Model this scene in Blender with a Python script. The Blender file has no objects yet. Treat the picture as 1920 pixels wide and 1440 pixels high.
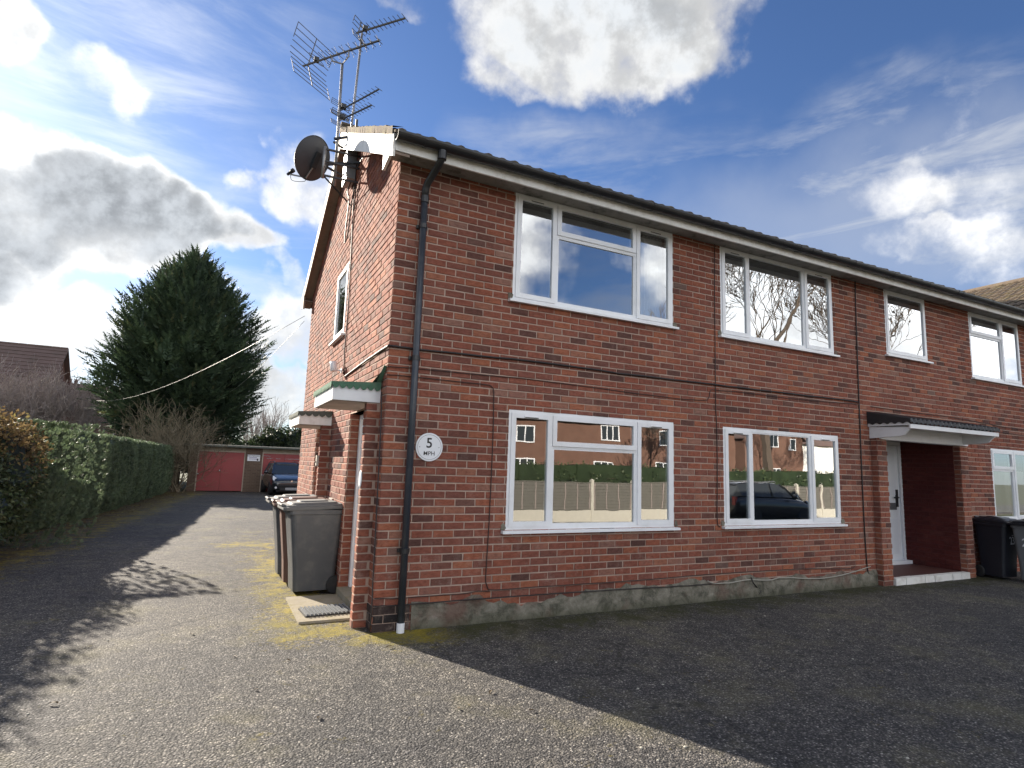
import bpy, math, random
import numpy as np
from mathutils import Vector, Matrix
random.seed(7); rng = np.random.default_rng(7)
R = math.radians
scene = bpy.context.scene
col = scene.collection

# ------------------------------------------------------------------ camera
F_PX = 1104.2354
CAM = np.array([-1.40776, -5.52466, 1.53840])
_yaw, _pitch, _roll = 0.46083, 0.13776619, 0.03411237
_w = np.array([math.sin(_yaw)*math.cos(_pitch), math.cos(_yaw)*math.cos(_pitch), math.sin(_pitch)])
_r0 = np.array([math.cos(_yaw), -math.sin(_yaw), 0.0]); _u0 = np.cross(_r0, _w)
_r = math.cos(_roll)*_r0 + math.sin(_roll)*_u0
_u = -math.sin(_roll)*_r0 + math.cos(_roll)*_u0
def ray(px, py): return _w + _r*(px-960)/F_PX - _u*(py-720)/F_PX          # direction of a photograph pixel
def on_y(px, py, y=0.0): d = ray(px, py); return CAM + d*((y-CAM[1])/d[1])
def on_x(px, py, x=0.0): d = ray(px, py); return CAM + d*((x-CAM[0])/d[0])
def on_z(px, py, z=0.0): d = ray(px, py); return CAM + d*((z-CAM[2])/d[2])
def azel(px, py):
    d = ray(px, py); d = d/np.linalg.norm(d); return math.atan2(d[0], d[1]), math.asin(d[2])
cam_data = bpy.data.cameras.new("camera"); cam = bpy.data.objects.new("camera", cam_data); col.objects.link(cam)
cam_data.sensor_width = 36; cam_data.lens = F_PX/1920*36; cam_data.clip_end = 2000; cam_data.clip_start = 0.05
m = Matrix.Identity(4)
for i in range(3):
    m[i][0] = _r[i]; m[i][1] = _u[i]; m[i][2] = -_w[i]; m[i][3] = CAM[i]
cam.matrix_world = m
scene.camera = cam

# ------------------------------------------------------------------ light
SUN_EL = R(22.0)
_sh = np.array([-0.41, 0.912]); _sh /= np.linalg.norm(_sh)
SUN = Vector((_sh[0]*math.cos(SUN_EL), _sh[1]*math.cos(SUN_EL), math.sin(SUN_EL)))
sd = bpy.data.lights.new("sun", 'SUN'); sd.energy = 3.2; sd.angle = R(0.55); sd.color = (1.0, 0.90, 0.76)
so = bpy.data.objects.new("sun", sd); col.objects.link(so)
so.rotation_euler = (-SUN).to_track_quat('-Z', 'Y').to_euler()
scene.view_settings.view_transform = 'Standard'; scene.view_settings.look = 'None'
scene.view_settings.exposure = 2.17; scene.view_settings.gamma = 1.0
scene.view_settings.use_curve_mapping = False
scene.render.resolution_x = 1024; scene.render.resolution_y = 768

class NT:
    def __init__(s, tree): s.t = tree
    def n(s, typ, **kw):
        nd = s.t.nodes.new('ShaderNode'+typ)
        for k, v in kw.items():
            if k.startswith('_'): setattr(nd, k[1:], v)
            else:
                sock = nd.inputs[int(k[1:])] if (k[0] == 'i' and k[1:].isdigit()) else nd.inputs[k.replace('__', ' ')]
                if hasattr(v, 'links') or isinstance(v, bpy.types.NodeSocket): s.t.links.new(v, sock)
                elif isinstance(v, bpy.types.Node): s.t.links.new(v.outputs[0], sock)
                else: sock.default_value = v
        return nd
    def math(s, op, a, b=None, c=None, clamp=False):
        nd = s.n('Math', _operation=op); nd.use_clamp = clamp
        for i, x in enumerate((a, b, c)):
            if x is None: continue
            if isinstance(x, (int, float)): nd.inputs[i].default_value = x
            else: s.t.links.new(x, nd.inputs[i])
        return nd.outputs[0]
    def vmath(s, op, a, b=None):
        nd = s.n('VectorMath', _operation=op)
        for i, x in enumerate((a, b)):
            if x is None: continue
            if isinstance(x, (tuple, list)): nd.inputs[i].default_value = x
            else: s.t.links.new(x, nd.inputs[i])
        return nd.outputs['Value'] if op in ('LENGTH', 'DOT_PRODUCT', 'DISTANCE') else nd.outputs[0]
    def rng(s, x, a, b, c=0.0, d=1.0, smooth=False):
        nd = s.n('MapRange'); nd.clamp = True
        if smooth: nd.interpolation_type = 'SMOOTHSTEP'
        s.t.links.new(x, nd.inputs[0])
        for i, v in zip((1, 2, 3, 4), (a, b, c, d)): nd.inputs[i].default_value = v
        return nd.outputs[0]
    def mix(s, f, a, b, blend='MIX'):
        nd = s.n('Mix', _data_type='RGBA', _blend_type=blend)
        for i, x in ((0, f), (6, a), (7, b)):
            if isinstance(x, (int, float)): nd.inputs[i].default_value = x
            elif isinstance(x, (tuple, list)): nd.inputs[i].default_value = (*x[:3], 1)
            else: s.t.links.new(x, nd.inputs[i])
        return nd.outputs[2]
    def noise(s, vec, scale, detail=4, rough=0.5, dist=0.0, out=0):
        nd = s.n('TexNoise'); nd.inputs['Scale'].default_value = scale; nd.inputs['Detail'].default_value = detail
        nd.inputs['Roughness'].default_value = rough; nd.inputs['Distortion'].default_value = dist
        if vec is not None: s.t.links.new(vec, nd.inputs['Vector'])
        return nd.outputs[out]
    def ramp(s, x, stops, interp='LINEAR'):
        nd = s.n('ValToRGB'); nd.color_ramp.interpolation = interp
        e = nd.color_ramp.elements
        while len(e) > 1: e.remove(e[-1])
        e[0].position = stops[0][0]; e[0].color = (*stops[0][1], 1)
        for p, c in stops[1:]:
            q = e.new(p); q.color = (*c, 1)
        s.t.links.new(x, nd.inputs[0]); return nd.outputs[0]

# ------------------------------------------------------------------ sky: Nishita with clouds by direction
world = bpy.data.worlds.new("World"); scene.world = world; world.use_nodes = True
wt = world.node_tree; wt.nodes.clear(); W = NT(wt)
sky = W.n('TexSky', _sky_type='NISHITA'); sky.sun_disc = False
sky.sun_elevation = SUN_EL; sky.sun_rotation = math.atan2(SUN.x, SUN.y)
sky.air_density = 1.0; sky.dust_density = 0.45; sky.ozone_density = 2.5; sky.altitude = 50
SKY_STRENGTH = 0.075
dirv = W.vmath('NORMALIZE', W.n('TexCoord').outputs['Generated'])
sep = W.n('SeparateXYZ', i0=dirv)
az = W.math('ARCTAN2', sep.outputs[0], sep.outputs[1]); el = W.math('ARCSINE', sep.outputs[2])
ae = W.n('CombineXYZ', i0=az, i1=el).outputs[0]
wn = W.n('TexNoise'); wn.inputs['Scale'].default_value = 3.6; wn.inputs['Detail'].default_value = 3; wt.links.new(dirv, wn.inputs['Vector'])
warp = W.vmath('MULTIPLY', W.vmath('SUBTRACT', wn.outputs['Color'], (0.5, 0.5, 0.5)), (0.30, 0.24, 0.0))
wn2 = W.n('TexNoise'); wn2.inputs['Scale'].default_value = 14; wn2.inputs['Detail'].default_value = 5; wt.links.new(dirv, wn2.inputs['Vector'])
warp2 = W.vmath('MULTIPLY', W.vmath('SUBTRACT', wn2.outputs['Color'], (0.5, 0.5, 0.5)), (0.13, 0.10, 0.0))
aew = W.vmath('ADD', W.vmath('ADD', ae, warp), warp2)
def blob(px, py, ra, re, wgt, soft=0.45):
    a, e = azel(px, py)
    v = W.vmath('MULTIPLY', W.vmath('SUBTRACT', aew, (a, e, 0)), (1/ra, 1/re, 0))
    return W.math('MULTIPLY', W.rng(W.vmath('LENGTH', v), 1.0+soft*0.55, 1.0-soft, 0, 1, True), wgt)
def vmaxl(xs):
    o = xs[0]
    for x in xs[1:]: o = W.math('MAXIMUM', o, x)
    return o
CLOUDS = [(1100, 20, .28, .13, 1.1), (1240, 90, .16, .09, .95), (960, 120, .12, .065, .8),
          (100, 410, .22, .085, 1.35), (330, 450, .15, .062, 1.25), (440, 490, .085, .048, .95), (-60, 350, .16, .06, 1.1), (-320, 400, .24, .10, 1.2), (1640, 385, .10, .035, .36), (1750, 450, .11, .03, .38), (1910, 480, .12, .045, .34),
          (-20, 30, .08, .065, .75), (220, 130, .05, .05, .42), (600, 350, .05, .085, .66), (720, 10, .10, .035, .45), (60, 600, .22, .05, .62), (330, 640, .16, .05, .5), (-250, 620, .3, .08, .7),
          (545, 650, .10, .07, .75), (520, 770, .2, .06, .85), (540, 540, .06, .03, .5)]
B1 = vmaxl([blob(*c) for c in CLOUDS])
n1 = W.noise(dirv, 6.5, 10, 0.60)
off = W.vmath('ADD', dirv, W.vmath('MULTIPLY', W.vmath('SUBTRACT', tuple(SUN), dirv), (0.05, 0.05, 0.05)))
n1s = W.noise(off, 6.5, 10, 0.60)                       # the same field a little nearer the sun: gives lit and shaded flanks
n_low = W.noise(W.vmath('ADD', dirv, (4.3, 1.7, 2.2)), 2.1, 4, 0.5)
outside_view = W.rng(W.math('ABSOLUTE', W.math('SUBTRACT', az, 0.46)), 0.85, 1.15, 0, 1, True)
B2 = W.math('MULTIPLY', W.rng(n_low, 0.44, 0.60, 0, 0.95, True), outside_view)     # scattered cumulus added only outside the view, kept dense for fill light
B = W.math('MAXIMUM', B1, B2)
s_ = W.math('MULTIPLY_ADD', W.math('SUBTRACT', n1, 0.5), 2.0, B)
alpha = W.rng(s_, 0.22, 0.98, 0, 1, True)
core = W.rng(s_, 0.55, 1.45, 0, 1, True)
relief = W.rng(W.math('SUBTRACT', n1, n1s), -0.09, 0.09, 0.0, 1.0, True)
# thin streaked cloud
mp = W.n('Mapping', i0=ae); mp.inputs['Rotation'].default_value = (0, 0, R(-32)); mp.inputs['Scale'].default_value = (2.2, 9.0, 1)
nw = W.noise(mp.outputs[0], 1.5, 8, 0.62, 0.4)
wispmask = vmaxl([blob(1800, 400, .55, .16, 1.0, .8), blob(1560, 330, .35, .10, .75, .8), blob(1060, 300, .2, .06, .7, .8), blob(560, 560, .25, .15, .8, .8), blob(230, 130, .25, .2, .8, .8),
                  W.math('MULTIPLY', W.rng(el, 0.55, 0.15, 0, 0.8), outside_view)])
wisp = W.math('MULTIPLY', W.rng(nw, 0.36, 0.70, 0, 0.95, True), wispmask)
wisp = W.math('MAXIMUM', wisp, W.math('MULTIPLY', blob(1760, 420, .5, .13, .46, .9), 1.0))
sund = W.vmath('DOT_PRODUCT', dirv, tuple(SUN))
glow = W.math('POWER', W.math('MAXIMUM', sund, 0.0), 9.0)
glow2 = W.math('POWER', W.math('MAXIMUM', sund, 0.0), 40.0)
front = W.rng(sund, 0.5, -0.7, 1.0, 2.9, True)          # clouds opposite the sun brightened over backlit ones, raised for fill light
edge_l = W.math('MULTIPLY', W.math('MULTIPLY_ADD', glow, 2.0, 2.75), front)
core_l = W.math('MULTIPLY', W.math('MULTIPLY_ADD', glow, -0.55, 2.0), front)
core_l = W.math('MULTIPLY', core_l, W.rng(relief, 0, 1, 0.72, 1.42))
edge_l = W.math('MULTIPLY', edge_l, W.rng(relief, 0, 1, 0.86, 1.12))
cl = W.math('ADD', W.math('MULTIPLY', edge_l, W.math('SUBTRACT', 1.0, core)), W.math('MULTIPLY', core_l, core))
ccol = W.mix(core, (1.0, 0.98, 0.94), (0.90, 0.95, 1.0))
ccol = W.vmath('SCALE', ccol); wt.links.new(cl, ccol.node.inputs['Scale'])
skyc = W.mix(1.0, sky.outputs[0], (0.285, 0.345, 0.455), 'MULTIPLY')
wl = W.math('MULTIPLY_ADD', glow, 2.0, 2.5)
wcol = W.vmath('SCALE', W.mix(0.0, (0.93, 0.96, 1.0), (1, 1, 1))); wt.links.new(wl, wcol.node.inputs['Scale'])
c0 = W.mix(W.math('MULTIPLY', wisp, 0.75), skyc, wcol)
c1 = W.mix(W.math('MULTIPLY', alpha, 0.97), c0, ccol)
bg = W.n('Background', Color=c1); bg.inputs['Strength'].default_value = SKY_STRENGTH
out = W.n('OutputWorld'); wt.links.new(bg.outputs[0], out.inputs[0])

# ------------------------------------------------------------------ mesh helpers
class MB:
    def __init__(s): s.v = []; s.f = []; s.r = []
    def add(s, vs, fs, r=0.0):
        b = len(s.v); s.v.extend([tuple(map(float, p)) for p in vs]); s.f.extend([tuple(i+b for i in q) for q in fs]); s.r.extend([r]*len(fs)); return s
    def box(s, x0, x1, y0, y1, z0, z1, r=0.0):
        return s.add([(x0,y0,z0),(x1,y0,z0),(x1,y1,z0),(x0,y1,z0),(x0,y0,z1),(x1,y0,z1),(x1,y1,z1),(x0,y1,z1)],
              [(0,3,2,1),(4,5,6,7),(0,1,5,4),(1,2,6,5),(2,3,7,6),(3,0,4,7)], r)
    def bar(s, a, b, w, h, up=(0,0,1), r=0.0):
        a = Vector(a); b = Vector(b); d = (b-a).normalized(); up = Vector(up)
        sd_ = d.cross(up)
        if sd_.length < 1e-5: sd_ = d.cross(Vector((0,1,0)))
        sd_.normalize(); u2 = sd_.cross(d); vs = []
        for p in (a, b):
            for i, j in ((-1,-1),(1,-1),(1,1),(-1,1)): vs.append(p+sd_*(w/2*i)+u2*(h/2*j))
        return s.add(vs, [(0,1,2,3),(7,6,5,4),(0,4,5,1),(1,5,6,2),(2,6,7,3),(3,7,4,0)], r)
    def tube(s, pts, rad, n=6, r=0.0, cap=True):
        pts = [Vector(p) for p in pts]; k = len(pts)
        rads = [rad]*k if isinstance(rad, (int, float)) else rad
        t0 = (pts[1]-pts[0]).normalized(); a = t0.cross(Vector((0,0,1)))
        if a.length < 1e-3: a = t0.cross(Vector((0,1,0)))
        a.normalize(); vs = []
        for i, p in enumerate(pts):
            t = (pts[min(i+1,k-1)]-pts[max(i-1,0)])
            if t.length < 1e-9: t = t0
            t.normalize(); a = a - t*a.dot(t)
            if a.length < 1e-6: a = t.orthogonal()
            a.normalize(); b = t.cross(a)
            for j in range(n):
                th = 2*math.pi*j/n; vs.append(p + (a*math.cos(th)+b*math.sin(th))*rads[i])
        fs = [(i*n+j, i*n+(j+1)%n, (i+1)*n+(j+1)%n, (i+1)*n+j) for i in range(k-1) for j in range(n)]
        if cap: fs += [tuple(range(n-1,-1,-1)), tuple((k-1)*n+j for j in range(n))]
        return s.add(vs, fs, r)
    def lathe(s, prof, o, axis, n=24, r=0.0):
        o = Vector(o); ax = Vector(axis).normalized(); a = ax.orthogonal().normalized(); b = ax.cross(a); vs = []
        for rr, h in prof:
            for j in range(n):
                th = 2*math.pi*j/n; vs.append(o+ax*h+(a*math.cos(th)+b*math.sin(th))*rr)
        k = len(prof)
        fs = [(i*n+j, i*n+(j+1)%n, (i+1)*n+(j+1)%n, (i+1)*n+j) for i in range(k-1) for j in range(n)]
        if prof[0][0] > 1e-4: fs.append(tuple(range(n-1,-1,-1)))
        if prof[-1][0] > 1e-4: fs.append(tuple((k-1)*n+j for j in range(n)))
        return s.add(vs, fs, r)
    def loft(s, rings, cap=True, r=0.0):
        n = len(rings[0]); k = len(rings); vs = [p for q in rings for p in q]
        fs = [(i*n+j, i*n+(j+1)%n, (i+1)*n+(j+1)%n, (i+1)*n+j) for i in range(k-1) for j in range(n)]
        if cap: fs += [tuple(range(n-1,-1,-1)), tuple((k-1)*n+j for j in range(n))]
        return s.add(vs, fs, r)
    def prism(s, poly, vec, r=0.0):
        n = len(poly); v = Vector(vec); p = [Vector(q) for q in poly]
        return s.add(p+[q+v for q in p], [tuple(range(n-1,-1,-1)), tuple(range(n,2*n))]+[(j,(j+1)%n,n+(j+1)%n,n+j) for j in range(n)], r)
    def mesh(s, name, smooth=False):
        me = bpy.data.meshes.new(name); me.from_pydata(s.v, [], s.f)
        if any(s.r):
            at = me.attributes.new('rnd', 'FLOAT', 'FACE'); at.data.foreach_set('value', s.r)
        if smooth: me.polygons.foreach_set('use_smooth', [True]*len(me.polygons))
        me.update(); return me
    def build(s, name, mat, parent=None, smooth=False, fixn=False):
        me = s.mesh(name, smooth)
        if fixn:
            import bmesh
            bm = bmesh.new(); bm.from_mesh(me); bmesh.ops.recalc_face_normals(bm, faces=bm.faces); bm.to_mesh(me); bm.free()
        me.materials.append(mat); return link(name, me, parent)
def link(name, me, parent=None):
    o = bpy.data.objects.new(name, me); col.objects.link(o)
    if parent is not None: o.parent = parent
    return o
def np_mesh(name, V, Fq, mat, parent=None, rnd=None, smooth=False):
    me = bpy.data.meshes.new(name); V = np.asarray(V, np.float32); Fq = np.asarray(Fq, np.int32); n, k = Fq.shape
    me.vertices.add(len(V)); me.vertices.foreach_set('co', V.ravel())
    me.loops.add(n*k); me.loops.foreach_set('vertex_index', Fq.ravel())
    me.polygons.add(n); me.polygons.foreach_set('loop_start', np.arange(0, n*k, k, dtype=np.int32))
    if smooth: me.polygons.foreach_set('use_smooth', np.ones(n, bool))
    if rnd is not None:
        at = me.attributes.new('rnd', 'FLOAT', 'FACE'); at.data.foreach_set('value', np.asarray(rnd, np.float32))
    me.update(calc_edges=True); me.validate(); me.materials.append(mat); return link(name, me, parent)
def tag(o, label=None, cat=None, group=None, kind=None):
    if label: o['label'] = label
    if cat: o['category'] = cat
    if group: o['group'] = group
    if kind: o['kind'] = kind
    return o
def empty(name, loc=(0,0,0), rz=0.0):
    o = bpy.data.objects.new(name, None); col.objects.link(o); o.location = loc; o.rotation_euler = (0,0,rz); o.empty_display_size = 0.1; return o
def copy_tree(o, parent=None):
    c = o.copy(); col.objects.link(c); c.parent = parent
    for ch in o.children: copy_tree(ch, c)
    return c
def text_mesh(name, txt, size, mat, parent, matrix, extrude=0.001, align='CENTER', sx=1.0):
    cu = bpy.data.curves.new(name+'_c', 'FONT'); cu.body = txt; cu.size = size; cu.extrude = extrude; cu.offset = size*(.012 if size > .1 else .004); cu.align_x = align; cu.align_y = 'CENTER'
    t = bpy.data.objects.new(name+'_t', cu); col.objects.link(t); bpy.context.view_layer.update()
    me = bpy.data.meshes.new_from_object(t.evaluated_get(bpy.context.evaluated_depsgraph_get())); bpy.data.objects.remove(t); bpy.data.curves.remove(cu)
    me.transform(Matrix.Scale(sx, 4, (1,0,0))); me.transform(matrix); me.materials.clear(); me.materials.append(mat); me.name = name
    return link(name, me, parent)

# ------------------------------------------------------------------ materials
def newmat(name):
    mt = bpy.data.materials.new(name); mt.use_nodes = True; t = mt.node_tree; t.nodes.clear(); n = NT(t)
    b = n.n('BsdfPrincipled'); o = n.n('OutputMaterial'); t.links.new(b.outputs[0], o.inputs[0]); return mt, n, b
def bump(n, b, h, dist=0.01, strength=1.0, prev=None):
    nd = n.n('Bump', Height=h); nd.inputs['Distance'].default_value = dist; nd.inputs['Strength'].default_value = strength
    if prev is not None: n.t.links.new(prev, nd.inputs['Normal'])
    n.t.links.new(nd.outputs[0], b.inputs['Normal']); return nd.outputs[0]
def setc(n, b, c):
    if isinstance(c, (tuple, list)): b.inputs['Base Color'].default_value = (*c[:3], 1)
    else: n.t.links.new(c, b.inputs['Base Color'])
def objco(n): return n.n('TexCoord').outputs['Object']
def wpos(n): return n.n('NewGeometry').outputs['Position']
def simple(name, c, rough=0.6, metal=0.0, var=0.12, scale=9.0, bmp=0.0, bscale=60.0, spec=0.5, dirt=None, dirt_amt=0.0, dscale=4.0, coat=0.0, trans=0.0):
    mt, n, b = newmat(name); p = wpos(n)
    lo = tuple(x*(1-var) for x in c); hi = tuple(min(1, x*(1+var)) for x in c)
    cc = n.mix(n.noise(p, scale, 5, 0.6), lo, hi)
    if dirt: cc = n.mix(n.math('MULTIPLY', n.rng(n.noise(p, dscale, 7, 0.65), 0.45, 0.72, 0, 1, True), dirt_amt), cc, dirt)
    setc(n, b, cc); b.inputs['Roughness'].default_value = rough; b.inputs['Metallic'].default_value = metal
    b.inputs['Specular IOR Level'].default_value = spec; b.inputs['Coat Weight'].default_value = coat; b.inputs['Coat Roughness'].default_value = 0.05
    if bmp: bump(n, b, n.noise(p, bscale, 5, 0.6), bmp)
    return mt
M = {}
def brick_mat(name, stops, weather=0.5):
    mt, n, b = newmat(name); p = wpos(n)
    rv = n.n('Attribute', _attribute_name='rnd').outputs['Fac']
    orr = n.n('ObjectInfo').outputs['Random']
    rr = n.math('FRACT', n.math('ADD', rv, orr))
    wh = n.n('TexWhiteNoise', _noise_dimensions='1D'); n.t.links.new(rr, wh.inputs['W'])
    base = n.ramp(rr, stops)
    # mottling on each face, kiln marks, rubbed patches
    sc = n.n('Mapping', i0=p); sc.inputs['Scale'].default_value = (1, 1, 2.2)
    nn = n.noise(sc.outputs[0], 17, 7, 0.72)
    base = n.mix(n.rng(nn, 0.42, 0.66, 0.0, 0.85), base, n.mix(1.0, base, (0.55, 0.5, 0.5), 'MULTIPLY'))
    base = n.mix(n.rng(n.noise(p, 11, 6, 0.7), 0.58, 0.78, 0, 0.5*weather), base, (0.33, 0.25, 0.21))
    base = n.mix(n.rng(n.noise(p, 0.7, 5, 0.6), 0.40, 0.68, 0, 0.5), base, n.mix(1.0, base, (0.62, 0.55, 0.55), 'MULTIPLY'))
    stv = n.n('Mapping', i0=p); stv.inputs['Scale'].default_value = (5.0, 5.0, .45)
    base = n.mix(n.math('MULTIPLY', n.rng(n.noise(stv.outputs[0], 1.6, 5, .6), .52, .72, 0, .55, True), weather), base, n.mix(1.0, base, (.62,.58,.58), 'MULTIPLY'))
    zz = n.n('SeparateXYZ', i0=p).outputs[2]
    eff = n.math('MULTIPLY', n.rng(n.noise(p, 4.5, 8, .78), .50, .72, 0, 1, True), n.rng(zz, 2.2, .4, .25, 1.0))
    base = n.mix(n.math('MULTIPLY', eff, .8*weather), base, (.40,.31,.26))
    sep_ = n.n('SeparateXYZ', i0=wh.outputs['Color'])
    base = n.mix(n.rng(sep_.outputs[0], 0.9, 1.0, 0, 0.5*weather), base, (0.36, 0.28, 0.23))
    setc(n, b, base); b.inputs['Roughness'].default_value = 0.9; b.inputs['Specular IOR Level'].default_value = 0.25
    h = n.math('ADD', n.math('MULTIPLY', n.noise(sc.outputs[0], 55, 5, 0.7), 1.0), n.math('MULTIPLY', n.noise(p, 240, 3, 0.6), 0.4))
    bump(n, b, h, 0.006, 0.9)
    return mt
M['brick'] = brick_mat('brick_red', [(0, (.12,.062,.052)), (.07, (.175,.078,.06)), (.22, (.245,.094,.068)), (.5, (.29,.104,.07)), (.78, (.33,.113,.07)), (.92, (.39,.145,.08)), (1, (.31,.165,.125))])
M['brick_dark'] = brick_mat('brick_engineering', [(0, (.03,.026,.027)), (.5, (.05,.04,.04)), (1, (.075,.05,.045))], 0.7)
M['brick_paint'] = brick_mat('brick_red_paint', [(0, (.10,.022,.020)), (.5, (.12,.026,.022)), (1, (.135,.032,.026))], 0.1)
M['mortar'] = simple('mortar', (.44,.325,.265), .95, var=.3, scale=14, bmp=.003, bscale=150, spec=.15, dirt=(.16,.12,.095), dirt_amt=.6, dscale=1.5)
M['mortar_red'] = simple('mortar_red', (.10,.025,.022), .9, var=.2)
mt, n, b = newmat('cement_render'); p = wpos(n)
c = n.ramp(n.noise(p, 5.5, 9, .74, .4), [(.30, (.04,.038,.028)), (.42, (.10,.095,.07)), (.5, (.175,.16,.125)), (.6, (.24,.22,.175)), (.72, (.36,.33,.28))])
c = n.mix(n.rng(n.noise(p, 2.0, 4, .6), .52, .66, 0, .6), c, (.13,.055,.04)); c = n.mix(n.rng(n.n('SeparateXYZ', i0=p).outputs[2], .10, .0, 0, .55), c, (.045,.05,.022))
setc(n, b, c); b.inputs['Roughness'].default_value = .95; bump(n, b, n.noise(p, 14, 8, .7), .03); M['render'] = mt
M['upvc'] = simple('upvc_white', (.84,.85,.87), .28, var=.02, spec=.5, dirt=(.62,.61,.58), dirt_amt=.35, dscale=3)
M['paint'] = simple('white_paint_weathered', (.82,.80,.76), .6, var=.06, dirt=(.46,.42,.35), dirt_amt=.5, dscale=5, bmp=.002)
M['paint_clean'] = simple('white_paint', (.78,.78,.79), .5, var=.03, dirt=(.55,.53,.5), dirt_amt=.3)
M['soffit'] = simple('soffit_board', (.30,.28,.25), .85, var=.25, scale=5, dirt=(.09,.085,.075), dirt_amt=.8, dscale=7, bmp=.003)
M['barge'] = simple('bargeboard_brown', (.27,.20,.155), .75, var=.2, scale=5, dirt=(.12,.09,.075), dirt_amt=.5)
M['gutter'] = simple('gutter_black', (.018,.018,.02), .35, var=.3, dirt=(.05,.05,.045), dirt_amt=.4)
M['pipe'] = simple('downpipe_grey_black', (.035,.042,.055), .33, var=.2, scale=4, dirt=(.09,.09,.09), dirt_amt=.4, dscale=8)
M['tile'] = simple('concrete_tile', (.16,.125,.095), .92, var=.35, scale=12, bmp=.01, bscale=70, spec=.2, dirt=(.24,.21,.10), dirt_amt=.6, dscale=3)
M['tile_far'] = simple('clay_tile_far', (.15,.105,.095), .9, var=.35, scale=2, spec=.2, dirt=(.07,.06,.05), dirt_amt=.6, dscale=1)
M['felt_green'] = simple('green_felt', (.085,.17,.115), .9, var=.3, scale=25, bmp=.004, bscale=200, spec=.2, dirt=(.20,.23,.17), dirt_amt=.6, dscale=9)
M['felt_grey'] = simple('grey_felt', (.10,.11,.095), .95, var=.3, scale=25, bmp=.01, bscale=60, dirt=(.05,.06,.03), dirt_amt=.7)
M['tile_black'] = simple('black_sheet', (.022,.024,.028), .45, var=.3, scale=18, dirt=(.06,.065,.06), dirt_amt=.4)
M['concrete'] = simple('concrete', (.30,.265,.205), .92, var=.2, scale=10, bmp=.006, bscale=90, spec=.2, dirt=(.20,.17,.06), dirt_amt=.55, dscale=6)
M['galv'] = simple('galvanised_steel', (.30,.30,.31), .45, .7, var=.2, dirt=(.13,.11,.09), dirt_amt=.5, dscale=14)
M['alu'] = simple('dull_aluminium', (.13,.13,.135), .65, .25, var=.2)
M['dark_metal'] = simple('dark_metal', (.03,.032,.036), .5, .2, var=.2)
M['dish'] = simple('dish_grey', (.045,.05,.06), .5, .1, var=.15)
M['grey_box'] = simple('grey_box', (.26,.27,.28), .45, .1, var=.1)
M['cable_black'] = simple('black_cable', (.02,.014,.014), .5, var=.2)
M['cable_brown'] = simple('brown_cable', (.045,.022,.018), .55, var=.2)
M['cable_white'] = simple('white_cable', (.36,.34,.29), .5, var=.1)
M['bin_grey'] = simple('bin_grey', (.07,.074,.08), .42, var=.12, scale=6, bmp=.0012, bscale=300, dirt=(.15,.145,.135), dirt_amt=.45, dscale=6)
M['bin_brown'] = simple('bin_brown', (.12,.058,.042), .52, var=.12, scale=6, bmp=.0012, bscale=300, dirt=(.15,.12,.10), dirt_amt=.4)
M['bin_black'] = simple('bin_black', (.012,.014,.022), .4, var=.15, scale=6, bmp=.0012, bscale=300)
M['bin_pale'] = simple('bin_pale_grey', (.17,.18,.19), .42, var=.15, scale=6, bmp=.0012, bscale=300)
M['lid_grey'] = simple('lid_grey', (.13,.13,.13), .75, var=.1, bmp=.001, bscale=300)
M['rubber'] = simple('rubber', (.018,.018,.019), .7, var=.2)
M['white'] = simple('white_plain', (.78,.79,.82), .4, var=.02)
M['ink'] = simple('black_ink', (.012,.012,.014), .5, var=.02)
M['ink_violet'] = simple('violet_ink', (.20,.16,.34), .5, var=.02)
M['red_door'] = simple('garage_red', (.32,.06,.06), .55, var=.12, scale=3, dirt=(.27,.07,.065), dirt_amt=.5, dscale=2)
M['wood_pale'] = simple('pale_timber', (.42,.34,.27), .7, var=.15)
M['glass_dark'] = simple('car_glass', (.03,.034,.036), .08, var=.05, spec=.8)
M['chrome'] = simple('chrome', (.75,.76,.78), .12, 1.0, var=.03)
M['lens'] = simple('lamp_lens', (.72,.74,.76), .12, .1, var=.05, coat=1.0)
M['lens_red'] = simple('lamp_red', (.5,.02,.02), .15, var=.05, coat=1.0)
M['car_blue'] = simple('car_paint_dark_blue', (.010,.012,.017), .3, .0, var=.05, coat=1.0)
M['car_black'] = simple('car_paint_black', (.012,.012,.016), .3, .2, var=.05, coat=1.0)
M['plastic'] = simple('black_plastic', (.014,.014,.016), .55, var=.1)
M['plate'] = simple('plate_grey', (.36,.36,.37), .5, var=.05)
M['timber_grey'] = simple('fence_timber', (.115,.108,.092), .85, var=.25, scale=8, dirt=(.11,.105,.085), dirt_amt=.6, dscale=3)
M['conc_pale'] = simple('pale_concrete', (.46,.435,.37), .9, var=.15, scale=6)
M['interior'] = simple('interior_wall', (.30,.29,.27), .9, var=.05)
M['interior_floor'] = simple('interior_floor', (.14,.11,.085), .8, var=.1)
M['curtain'] = simple('curtain', (.62,.60,.56), .9, var=.06)
M['quarry'] = simple('quarry_tile', (.085,.028,.022), .6, var=.2)
M['bark'] = simple('bark', (.085,.065,.05), .95, var=.35, scale=10, bmp=.02, bscale=30)
M['twig'] = simple('twig_olive', (.17,.14,.09), .85, var=.25, scale=4)
M['twig_grey'] = simple('twig_grey', (.27,.225,.205), .85, var=.25, scale=3)
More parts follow.
